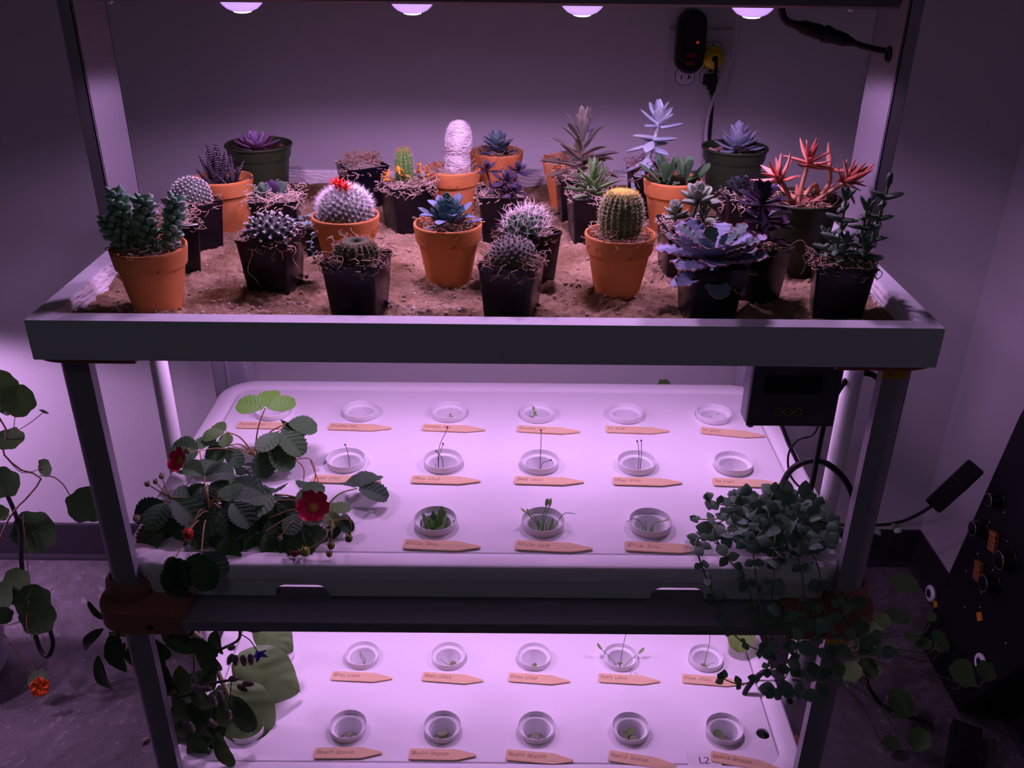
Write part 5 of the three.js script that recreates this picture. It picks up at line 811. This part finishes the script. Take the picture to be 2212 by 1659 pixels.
// ------------------------------------------------------------ oregano trailing over the right end of the middle tray
{
  const O = [COLX(5), TY[0], ROWZ[2]], R = p => rel(O, p), t = thing('oregano_plant', 'bushy grey-green oregano spilling over the right end of the middle tray', 'oregano', O); cupPart(t);
  const ms = [thinMat(.12, .24, .14, .1), thinMat(.15, .28, .17, .1), thinMat(.10, .20, .12, .1), thinMat(.19, .32, .20, .1)], gs = [-.5, -.9, .2].map(b => sheetLeaf({ L: 1.12, W: .88, w: t => t < .4 ? .2 + .8 * Math.sin(PI / 2 * t / .4) : Math.pow(Math.max(0, 1 - Math.pow((t - .4) / .6, 1.7)), .8), bend: b, fold: .12, droop: .25, veins: 4, vd: .018, nt: 9, ns: 6 })), sm = C(.22, .24, .10);
  let count = 0; const rest = []; const put = (par, p, d, s) => { const m = count < 290 ? part('leaf', pick(gs), pick(ms), par) : new THREE.Mesh(pick(gs)); count++; aim(m, p, d, V(0, .8, .6), rr(-.3, .3)); m.scale.setScalar(s); if (count > 290) { m.updateMatrix(); rest.push(m.geometry.clone().applyMatrix4(m.matrix)); } };
  const run = (pts, n, s0, s1, skip = 0) => { const c = curve(pts.map(R)), st = part('stem', taperTube(pts.map(R), .0013, .0008, 22, 5), sm, t); for (let i = 0; i < n; i++) { const u = skip + (1 - skip) * (i + .9) / n, p = c.getPointAt(Math.min(1, u)), T = c.getTangentAt(Math.min(1, u)); const a = i * 1.571 + rr(-.3, .3), s = s0 + (s1 - s0) * u; for (const q of [0, PI]) { const side = V(Math.cos(a + q), 0.15, Math.sin(a + q)); side.addScaledVector(T, -side.dot(T)).normalize(); put(st, p, side.multiplyScalar(1).addScaledVector(T, .35), s * rr(.75, 1.2)); } } const e = c.getPointAt(1), T = c.getTangentAt(1); for (let k = 0; k < 3; k++) put(st, e, T.clone().add(V(rr(-.8, .8), rr(0, .8), rr(-.8, .8))), s1 * .7); };
  const b = [.375, .628, .712];
  // hanging over the front
  run([[.300, .668, .775], [.290, .674, .80], [.311, .640, .81], [.335, .610, .812], [.345, .585, .83]], 6, .018, .016); run([[.285, .655, .78], [.265, .668, .815], [.272, .645, .822], [.288, .608, .824], [.308, .567, .848], [.333, .540, .856], [.357, .528, .858]], 9, .014, .012);
  run([b, [.37, .655, .79], [.368, .630, .824], [.366, .590, .84]], 6, .024, .020); run([b, [.415, .650, .79], [.430, .620, .824], [.425, .585, .835]], 6, .019, .017); run([b, [.345, .645, .80], [.350, .600, .835], [.357, .565, .856], [.362, .535, .862]], 6, .017, .013); run([b, [.40, .645, .80], [.405, .59, .85], [.392, .548, .866], [.398, .53, .868]], 6, .017, .012);
  run([[.366, .59, .84], [.366, .55, .862], [.368, .51, .862], [.360, .482, .86], [.335, .470, .858], [.312, .478, .856]], 7, .017, .011); run([[.40, .60, .84], [.398, .55, .87], [.390, .505, .875], [.378, .475, .875]], 7, .020, .019); run([[.42, .585, .84], [.425, .545, .868], [.412, .505, .875], [.405, .47, .872]], 7, .020, .018); run([[.43, .59, .84], [.448, .56, .868], [.450, .51, .872], [.438, .462, .87]], 7, .020, .017); run([[.45, .60, .82], [.470, .57, .862], [.495, .545, .862]], 5, .019, .016); run([[.46, .60, .82], [.490, .565, .862], [.520, .52, .85]], 5, .019, .017);
  // upright and outward stems
  run([b, [.35, .655, .715], [.318, .662, .72], [.300, .672, .722]], 6, .020, .015); run([b, [.335, .648, .73], [.300, .648, .735], [.283, .646, .732]], 5, .019, .013); run([b, [.36, .66, .705], [.342, .662, .70]], 4, .020, .017); run([b, [.395, .655, .70], [.412, .664, .70]], 5, .026, .024, .3); run([b, [.41, .65, .705], [.440, .660, .70]], 5, .022, .020);
  run([b, [.42, .648, .72], [.466, .652, .742], [.500, .648, .752], [.548, .646, .752]], 7, .019, .010); run([b, [.40, .66, .725], [.43, .655, .74]], 5, .022, .018); run([b, [.36, .665, .735], [.335, .662, .75]], 5, .022, .018); run([b, [.375, .672, .74], [.372, .668, .765]], 5, .024, .026); run([b, [.395, .662, .75], [.402, .650, .785]], 5, .024, .024);
  run([b, [.345, .655, .755], [.31, .650, .775]], 5, .021, .016); run([b, [.33, .655, .74], [.295, .655, .765], [.275, .655, .80]], 6, .018, .014); run([b, [.42, .655, .755], [.445, .645, .78]], 5, .022, .020); run([b, [.385, .668, .715], [.392, .672, .705]], 3, .022, .020);
  for (let i = 0; i < 30; i++) { const a = rr(0, 6.28), q = rr(.02, .085); run([b, [.385 + Math.cos(a) * q * .5, .66, .74 + Math.sin(a) * q * .4], [.385 + Math.cos(a) * q * 1.1, .652 + rr(-.012, .008), .745 + Math.sin(a) * q * .8]], 4, .024, .020); }
  stuffPart('small_leaves', merge(rest), ms[0], t);
}
// ------------------------------------------------------------ borage at the left end of the bottom tray
{
  const O = [COLX(0) - .012, TY[1], ROWZ[2] + .004], R = p => rel(O, p), t = thing('borage_plant', 'sprawling borage with broad green leaves, hairy buds and a blue star flower', 'borage', O); cupPart(t);
  const dk = [thinMat(.045, .10, .035, .1), thinMat(.06, .13, .04, .1)], md = [thinMat(.14, .26, .08, .25), thinMat(.17, .30, .10, .25)], sm = C(.10, .11, .07, .8), pale = C(.42, .40, .22, .7);
  const big = sheetLeaf({ L: 1, W: .72, w: t => Math.max(.03, Math.pow(Math.sin(PI * Math.pow(t * .95 + .03, .85)), .75)), bend: -.9, fold: .10, droop: .22, veins: 5, vd: .010, wave: .035, nt: 26, ns: 14 }), mid = sheetLeaf({ L: 1, W: .46, w: oval(.12), bend: -.7, fold: .2, veins: 5, vd: .02, wave: .03, nt: 16, ns: 8 }), nar = sheetLeaf({ L: 1, W: .26, w: oval(.12), bend: -.8, fold: .2, wave: .05, nt: 14, ns: 6 });
  const leaf = (g, m, p, d, s, f = V(0, .8, .6)) => { const q = part('leaf', g, m, t); aim(q, V(...R(p)), V(...d), f); q.scale.setScalar(s); };
  leaf(big, md[0], [-.408, .312, .655], [.85, -.30, .25], .125, V(.3, .7, .65)); leaf(big, md[1], [-.418, .290, .690], [.62, -.42, .50], .125, V(.35, .6, .7)); leaf(big, md[0], [-.385, .345, .60], [.8, -.35, .4], .085, V(.2, .8, .5));
  leaf(mid, dk[1], [-.42, .30, .70], [-.1, -.45, .6], .10); leaf(mid, dk[0], [-.41, .275, .715], [-.5, -.35, .5], .095); leaf(mid, dk[1], [-.455, .285, .71], [-.2, -.7, .6], .10); leaf(mid, dk[1], [-.452, .255, .75], [.1, -.75, .35], .075); leaf(mid, dk[0], [-.40, .30, .72], [.5, -.5, .5], .07); leaf(mid, dk[1], [-.43, .33, .70], [-.6, -.2, .5], .08); leaf(mid, thinMat(.16, .26, .06, .2), [-.452, .41, .70], [.3, -.9, .2], .07);
  const main = [[-.388, .222, .716], [-.412, .30, .705], [-.44, .40, .70], [-.462, .455, .74], [-.490, .485, .79], [-.512, .505, .81]]; part('stem', taperTube(main.map(R), .0045, .0028, 30, 7), pale, t);
  for (const [g, m, p, d, s] of [[mid, dk[0], [-.505, .505, .805], [-.15, -.8, .3], .075], [nar, dk[0], [-.520, .512, .808], [-.9, -.6, .2], .062], [mid, dk[0], [-.515, .512, .80], [.05, 1, .1], .045], [nar, dk[1], [-.535, .465, .81], [-.15, -1, .1], .105], [nar, thinMat(.15, .24, .06, .2), [-.505, .47, .79], [-.5, -.9, .2], .06], [nar, dk[0], [-.52, .52, .8], [-.5, .8, .2], .035], [mid, dk[0], [-.49, .49, .79], [.6, -.5, .3], .065], [mid, dk[1], [-.47, .46, .75], [.8, -.3, .5], .06], [mid, thinMat(.16, .25, .07, .2), [-.485, .46, .77], [0, -1, .2], .06], [mid, dk[0], [-.40, .44, .73], [-.2, -1, .2], .055], [mid, dk[0], [-.365, .442, .72], [.7, .1, .3], .035]]) leaf(g, m, p, d, s, V(-.2, .6, .75));
  for (const [p, d, s] of [[[-.47, .44, .76], [-.2, -1, .3], .075], [[-.45, .40, .76], [.1, -1, .3], .07], [[-.475, .39, .77], [-.3, -1, .2], .065], [[-.43, .37, .77], [.3, -1, .2], .06], [[-.455, .345, .77], [-.1, -1, .2], .07], [[-.42, .42, .74], [.4, -.8, .3], .06], [[-.44, .30, .76], [.2, -1, .3], .06], [[-.415, .265, .76], [.3, -.5, .6], .06], [[-.465, .30, .765], [-.2, -1, .2], .06], [[-.49, .46, .775], [-.5, -.8, .3], .055], [[-.42, .43, .755], [.5, -.6, .4], .05], [[-.40, .40, .765], [-.3, -.9, .3], .05], [[-.465, .42, .775], [.2, -.9, .5], .06], [[-.44, .345, .78], [.5, -.7, .3], .055], [[-.475, .33, .775], [-.4, -.8, .3], .05], [[-.40, .33, .77], [.3, -.9, .3], .045], [[-.455, .47, .77], [.5, .3, .3], .05], [[-.43, .45, .76], [.7, -.3, .3], .05]]) leaf(pick([mid, mid, nar]), pick([dk[0], dk[1], thinMat(.09, .17, .05, .15)]), p, d, s, V(rr(-.4, .4), .5, .8));
  const S = (pts, r = .0014) => part('stem', tube(pts.map(R), r, 24, 6), sm, t);
  S([[-.45, .43, .71], [-.435, .412, .74], [-.415, .404, .75], [-.390, .418, .745], [-.365, .432, .74], [-.362, .45, .735]], .0022); S([[-.462, .44, .74], [-.474, .406, .78], [-.456, .362, .78], [-.438, .366, .785], [-.415, .380, .78], [-.36, .394, .78]], .0022); S([[-.415, .38, .78], [-.405, .345, .785], [-.41, .318, .785]], .0008); S([[-.454, .362, .78], [-.446, .33, .785], [-.441, .31, .785]], .0008); S([[-.47, .35, .78], [-.49, .305, .785], [-.505, .278, .785]], .0009); S([[-.37, .392, .78], [-.375, .36, .785], [-.381, .338, .785]], .0008); S([[-.44, .41, .72], [-.43, .36, .77], [-.42, .375, .78]], .0018);
  const bg = lathe([[0, -.001], [.0026, 0], [.0046, .005], [.0042, .010], [.0018, .016], [0, .0175]], 10), bm = [C(.17, .15, .13, .9), C(.22, .19, .17, .9)], hair = (() => { const L = []; for (let i = 0; i < 90; i++) { const a = rr(0, 6.28), y = rr(0, .016), r = .0046 * Math.sin(PI * Math.min(1, y / .0175 * .8 + .15)); L.push({ p: V(Math.cos(a) * r, y, Math.sin(a) * r), d: V(Math.cos(a), .7, Math.sin(a)), l: .0030, r: .0002 }); } return spikes(L); })(), hm = C(.75, .52, .50, .8);
  for (const [p, d] of [[[-.370, .399, .785], [.5, .3, .3]], [[-.360, .387, .785], [.8, -.3, .3]], [[-.352, .391, .785], [1, .1, .2]], [[-.364, .424, .765], [-.1, -1, .2]], [[-.354, .424, .765], [.1, -1, .2]], [[-.344, .424, .762], [.1, -1, .3]], [[-.381, .338, .785], [.05, -1, .3]], [[-.413, .318, .785], [.8, -.6, .3]], [[-.441, .312, .785], [.3, -1, .3]], [[-.505, .278, .785], [-.7, -.6, .2]], [[-.45, .374, .785], [-.8, .2, .5]], [[-.419, .400, .785], [.2, .5, 1]], [[-.40, .365, .785], [.2, -1, .3]], [[-.426, .385, .785], [.8, .1, .5]], [[-.412, .383, .787], [1, .2, .4]], [[-.39, .375, .785], [.4, -1, .2]], [[-.462, .39, .785], [-.7, -.2, .6]], [[-.376, .43, .755], [.6, .4, .4]], [[-.37, .422, .76], [-.4, -.8, .4]]]) { const k = part('bud', bg, pick(bm), t); aim(k, V(...R(p)), V(...d)); stuffPart('hairs', hair, hm, k); }
  const f = part('flower', new THREE.ConeGeometry(.0022, .008, 8).translate(0, .004, 0), C(.02, .015, .04), t, 'blue five-pointed star flower'); aim(f, V(...R([-.341, .401, .735])), V(.5, -.2, 1)); const pg = sheetLeaf({ L: .0155, W: .0078, w: pointed(.4, .35), bend: .2, nt: 8, ns: 4 }), pm = C(.075, .065, .62, .6, { side: THREE.DoubleSide }); for (let i = 0; i < 5; i++) { const m = part('petal', pg, pm, f); aim(m, V(0, .001, 0), dirOf(i * 1.2566, rad(12))); } S([[-.362, .44, .738], [-.350, .432, .74], [-.343, .412, .738], [-.342, .403, .735]], .0008);
}
// ------------------------------------------------------------ nasturtiums
const peltate = [0, 1, 2].map(s => { const n = 30, P = [0, 0, 0], I = [], U = [.5, .5]; for (let j = 1; j <= 4; j++) for (let i = 0; i < n; i++) { const a = i / n * 2 * PI, k = 1 + .05 * Math.sin(a * 5 + s) + .04 * Math.sin(a * 8 + s * 2) + .03 * nz(Math.cos(a) * 2 + s * 5, Math.sin(a) * 2), r = j / 4 * k; P.push(Math.cos(a) * r, .10 * r * r + .03 * Math.sin(a * 3 + s) * r * r - .012 * Math.abs(Math.sin(a * 4.5)) * r, Math.sin(a) * r); U.push(.5 + Math.cos(a) * r * .5, .5 + Math.sin(a) * r * .5); } for (let i = 0; i < n; i++) I.push(0, 1 + (i + 1) % n, 1 + i); for (let j = 0; j < 3; j++) for (let i = 0; i < n; i++) { const a = 1 + j * n + i, b = 1 + j * n + (i + 1) % n; I.push(a, b, a + n, b, b + n, a + n); } const g = new THREE.BufferGeometry(); g.setAttribute('position', new THREE.Float32BufferAttribute(P, 3)); g.setAttribute('uv', new THREE.Float32BufferAttribute(U, 2)); g.setIndex(I); g.computeVertexNormals(); return g; });
const nm = [thinMat(.06, .13, .035, .15), thinMat(.075, .16, .04, .15), thinMat(.05, .11, .035, .15)], nst = C(.24, .15, .10, .7), nstG = C(.20, .22, .09, .7);
function roundLeaf(par, p, r, n, flat = 1) { const m = part('leaf', pick(peltate), pick(nm), par); const N = V(...n).normalize(); m.quaternion.setFromUnitVectors(V(0, 1, 0), N); m.rotateY(rr(0, 6)); m.position.set(...p); m.scale.set(r, r, r * flat); return m; }
{
  const O = [-1.06, 0, .36], R = p => rel(O, p), t = thing('nasturtium_plant', 'climbing nasturtium with round leaves against the lit wall at the left edge', 'nasturtium', O);
  part('pot', lathe([[0, 0], [.062, 0], [.064, .003], [.078, .112], [.083, .115], [.083, .125], [.078, .125], [.074, .105]], 36), C(.36, .37, .42, .5), t); part('soil', lathe([[0, .108], [.076, .106]], 24), M.soil, t);
  const LV = [[[-.916, .588, .25], .031, [.3, .4, 1]], [[-.889, .559, .25], .031, [.2, .35, 1]], [[-.915, .552, .24], .026, [-.2, .5, 1]], [[-.926, .474, .25], .027, [.1, .9, .35]], [[-.871, .412, .25], .018, [-.4, .3, 1]], [[-.96, .377, .25], .031, [.2, .35, 1]], [[-.809, .326, .25], .037, [.3, .3, 1]], [[-.927, .259, .25], .044, [.1, .4, 1]], [[-.985, .304, .25], .017, [.3, .3, 1]], [[-.847, .535, .25], .009, [.5, .9, -.4]], [[-.92, .212, .36], .034, [-.2, .6, .8]], [[-.885, .189, .38], .034, [.2, .5, .9]], [[-.871, .168, .40], .033, [.2, .5, .9]], [[-.938, .172, .40], .018, [.5, .2, .7]], [[-.945, .195, .37], .028, [-.4, .5, .8]]];
  for (const [p, r, n] of LV) roundLeaf(t, R(p), r, n);
  const S = (pts, r = .0011) => part('stem', tube(pts.map(R), r, 28, 5), nst, t);
  S([[-1.0, .11, .36], [-.99, .25, .27], [-.955, .31, .25], [-.919, .345, .25], [-.885, .392, .25], [-.919, .405, .25], [-.946, .448, .25], [-.927, .489, .25], [-.933, .519, .25], [-.96, .60, .25]], .0018); S([[-.887, .393, .25], [-.861, .390, .25], [-.845, .372, .25], [-.835, .345, .25], [-.818, .335, .248]]); S([[-.946, .44, .25], [-.92, .40, .25], [-.90, .402, .25], [-.875, .41, .248]], .0008); S([[-.914, .489, .25], [-.905, .52, .25], [-.893, .548, .248]], .0008); S([[-.914, .489, .25], [-.88, .51, .25], [-.848, .534, .25]], .0008); S([[-.99, .29, .26], [-.96, .30, .252], [-.94, .285, .25], [-.93, .265, .248]], .0008); S([[-1.0, .12, .37], [-.95, .17, .38], [-.92, .205, .358]], .0009); S([[-1.0, .12, .37], [-.93, .15, .40], [-.88, .16, .398], [-.86, .14, .42], [-.85, .11, .44]], .0009); S([[-.94, .30, .252], [-.91, .225, .33], [-.895, .20, .37], [-.885, .16, .42], [-.87, .135, .43]], .0008);
  const f = part('flower', new THREE.SphereGeometry(.004, 10, 8), C(.7, .1, .01), t, 'orange nasturtium flower'); aim(f, V(...R([-.865, .052, .463])), V(.2, .6, .8)); const pg = sheetLeaf({ L: .019, W: .018, w: spoon(.2), bend: -.4, wave: .08, nt: 10, ns: 8 }), pm = C(.80, .10, .012, .6, { side: THREE.DoubleSide }); for (let i = 0; i < 5; i++) { const m = part('petal', pg, pm, f); aim(m, V(0, .001, 0), dirOf(i * 1.2566 + .3, rad(20))); }
  roundLeaf(t, R([-.884, .045, .435]), .019, [0, 1, .5]); S([[-.95, .13, .40], [-.90, .09, .42], [-.868, .05, .458]], .0008); S([[-.95, .13, .40], [-.91, .07, .42], [-.884, .044, .435]], .0008);
}
single('cable', 'black cord hanging down among the nasturtium leaves at the left edge', 'cable', tube([[-.985, .36, .22], [-.955, .28, .25], [-.94, .21, .30], [-.915, .15, .36], [-.90, .11, .38], [-.885, .082, .40], [-.868, .078, .41], [-.858, .10, .40], [-.862, .13, .39]], .0042, 50, 8), M.rubber);
{
  const O = [.47, .222, .60], R = p => rel(O, p), t = thing('nasturtium_plant', 'dark trailing nasturtium with round leaves on the floor right of the rack', 'nasturtium', O);
  part('root_stem', taperTube([[-.03, -.02, 0], [-.01, .01, 0], [.06, .03, -.01], [.14, 0, -.03]], .0022, .0016), nstG, t);
  const LV = [[.841, .16, .271, .0257], [.806, .14, .344, .0221], [.871, .14, .346, .0101], [.712, .20, .453, .0138], [.823, .12, .381, .0137], [.850, .10, .378, .0165], [.882, .10, .384, .0164], [.862, .14, .402, .0143], [.723, .20, .499, .0117], [.678, .22, .509, .0149], [.886, .12, .479, .026], [.769, .06, .497, .0262], [.777, .05, .572, .0202], [.734, .03, .563, .0144], [.885, .18, .534, .0182], [.703, .25, .482, .0134], [.625, .30, .574, .0156], [.663, .20, .546, .0147], [.636, .26, .564, .0159], [.650, .23, .58, .016], [.69, .17, .52, .014], [.61, .24, .60, .018], [.655, .29, .55, .012]];
  for (const [x, y, z, r] of LV) { roundLeaf(t, R([x, y, z]), r, [rr(-.3, .3), 1, rr(.1, .7)], 1.1); part('stem', tube([R([.56, .245, .588]), R([.5 * x + .29, .5 * y + .12, .5 * z + .29]), R([x - .004, Math.max(.012, y - .03), z + .006]), R([x, y, z])], .0009, 20, 5), nstG, t); }
}
// big pale leaf on the bottom tray, right
{ const t = thing('lettuce_leaf', 'bright green leaf poking out behind the hanging oregano on the bottom tray', 'leaf', [.455, .222, .50]); const m = part('blade', sheetLeaf({ L: .075, W: .05, w: oval(.15), bend: -.8, fold: .12, veins: 5, vd: .02, wave: .03, nt: 18, ns: 10 }), thinMat(.20, .36, .07, .3), t); aim(m, V(-.01, .05, -.01), V(-.2, -.1, 1), V(0, 1, .2)); part('stalk', tube([[-.01, 0, -.012], [-.012, .03, -.016], [-.01, .05, -.01]], .002, 8, 6), SB.green, t); }
{ const t = thing('leaf_tip', 'single dark leaf tip showing above the back edge of the middle tray', 'leaf', [.325, .0, .19]); const m = part('blade', peltate[0], nm[0], t); m.position.set(0, .572, 0); m.scale.setScalar(.013); m.rotation.x = .7; part('stalk', tube([[0, 0, 0], [.004, .3, -.01], [0, .57, 0]], .0012, 12, 5), nstG, t); }

// ------------------------------------------------------------ black equipment case by the right wall
{
  const t = thing('equipment_case', 'tall black equipment case with knobs and orange squares against the right wall', 'equipment case', [.9, 0, 0]);
  const s = new THREE.Shape(); s.moveTo(-.275, .012); s.lineTo(-.386, .62); s.lineTo(-.46, .86); s.lineTo(-.80, .86); s.lineTo(-.62, .30); s.lineTo(-.47, .012);
  part('case', extrude(s, .082, .004).rotateY(PI / 2).translate(.004, 0, 0), C(.012, .012, .015, .45), t);
  part('foot', rbox(.07, .012, .05, .003, .045, .006, .31), M.rubber, t); part('foot', rbox(.07, .012, .05, .003, .045, .006, .43), M.rubber, t); part('top_lip', rbox(.03, .50, .012, .003, .02, .60, .405).translate(0, 0, 0), M.black, t);
  const at = (y, z) => [-.002, y, z], or = C(.70, .30, .02, .5), cop = C(.62, .26, .10, .35, { metalness: .6 }), chr = C(.55, .52, .58, .2, { metalness: .8 }), wh = C(.80, .78, .82, .4);
  for (const [y, z, w] of [[.135, .303, .013], [.232, .45, .016]]) { const m = part('orange_square', rbox(.003, w, w, .0008), or, t); m.position.set(...at(y, z)); m.rotation.x = rad(40); }
  for (const [y, z] of [[.308, .413], [.388, .430]]) { const L = []; for (let i = 0; i < 4; i++) for (let j = 0; j < 3; j++) L.push(rbox(.008, .0085, .0065, .001, -.004, (i - 1.5) * .0095, (j - 1) * .0075)); const m = part('copper_terminal', merge(L), cop, t); m.position.set(...at(y, z)); m.rotation.x = rad(-15); }
  for (const [y, z, r] of [[.383, .385, .015], [.461, .407, .013], [.320, .462, .017], [.389, .485, .018]]) { const m = part('knob', lathe([[0, .022], [r * .8, .022], [r * .9, .018], [r, .002], [r * 1.25, 0]], 28).rotateZ(PI / 2), M.black, t); m.position.set(...at(y, z)); part('chrome_ring', new THREE.TorusGeometry(r * .88, .0010, 8, 32).rotateY(PI / 2).translate(-.0205, 0, 0), chr, m); }
  for (const [y, z] of [[.168, .500]]) { const m = part('white_wheel', new THREE.TorusGeometry(.0125, .0048, 10, 30).rotateY(PI / 2), wh, t); m.position.set(-.007, y, z); part('hub', new THREE.CylinderGeometry(.008, .008, .008, 16).rotateZ(PI / 2), M.black, m); }
  { const m = part('white_wheel', new THREE.TorusGeometry(.0125, .0048, 10, 30).rotateY(PI / 2), wh, t); m.position.set(-.008, .149, .286); part('hub', new THREE.CylinderGeometry(.008, .008, .010, 16).rotateZ(PI / 2), M.black, m); }
  for (const [y, z] of [[.451, .43], [.406, .397], [.411, .461], [.337, .447], [.275, .372], [.275, .434], [.249, .444], [.252, .541], [.21, .40], [.33, .39]]) { const m = part('screw', new THREE.SphereGeometry(.0024, 8, 6).scale(.6, 1, 1), chr, t); m.position.set(...at(y, z)); }
}
{
  const t = thing('power_adapter', 'black power adapter hanging against the equipment case above the baseboard', 'power adapter', [.872, .418, .300]); const d = V(0, .140, .093).normalize();
  const b = part('brick', rbox(.036, .125, .056, .005, 0, 0, 0, 3), M.rubber, t); aim(b, V(0, 0, 0), d, V(-.3, .6, .7));
  part('strain_relief', new THREE.CylinderGeometry(.0062, .0042, .03, 12).translate(0, -.074, 0), M.rubber, b);
  part('cord', tube([[0, -.074, -.050], [-.004, -.12, -.085], [-.01, -.190, -.150], [-.03, -.245, -.215], [-.09, -.285, -.270], [-.20, -.295, -.280], [-.37, -.285, -.275]], .0034, 40, 7), M.rubber, t);
}
{
  const t = thing('power_adapter', 'black power adapter lying on the floor in the right corner of the picture', 'power adapter', [.868, 0, .566], rad(62)); part('brick', rbox(.115, .032, .052, .004, 0, .016, 0, 3), M.rubber, t); part('strain_relief', new THREE.CylinderGeometry(.006, .004, .03, 12).rotateZ(-PI / 2).translate(-.07, .016, 0).rotateZ(0), M.rubber, t);
  single('cable', 'black cord running from the floor adapter up behind the nasturtium', 'cable', tube([[.835, .016, .505], [.80, .008, .475], [.765, .006, .45], [.735, .04, .44], [.715, .11, .43], [.705, .20, .42], [.68, .30, .38]], .0036, 40, 7), M.rubber);
}
{ const t = thing('cable_plug', 'small black plug lying on the floor at the right edge', 'plug', [.985 - .075, 0, .625], rad(10)); part('body', rbox(.055, .02, .024, .006, 0, .010, 0, 3), M.rubber, t); part('cord', tube([[-.027, .01, 0], [-.045, .01, .004], [-.052, .008, .03], [-.05, .005, .08]], .0032, 16, 6), M.rubber, t); }

// ------------------------------------------------------------ unseen neighbouring lamp stand, left of the picture, placed to light the wall
{
  const t = thing('grow_light', 'unseen second violet lamp bar on a stand left of the picture, lighting the wall', 'grow light', [-1.46, 0, .31], 0, 'violet grow lights');
  part('lamp_bar', rbox(.62, .024, .1, .004, 0, .672, 0), M.bar, t); for (const s of [-1, 1]) { part('post', rbox(.03, .66, .03, .003, s * .29, .33, -.0), M.alu, t); part('foot', rbox(.05, .012, .26, .003, s * .29, .006, 0), M.alu, t); }
  lampRow(t, [-.2, .0, .2], .659, 0, LAMP_SIDE, 84, .15);
}

renderer.render(scene, camera);
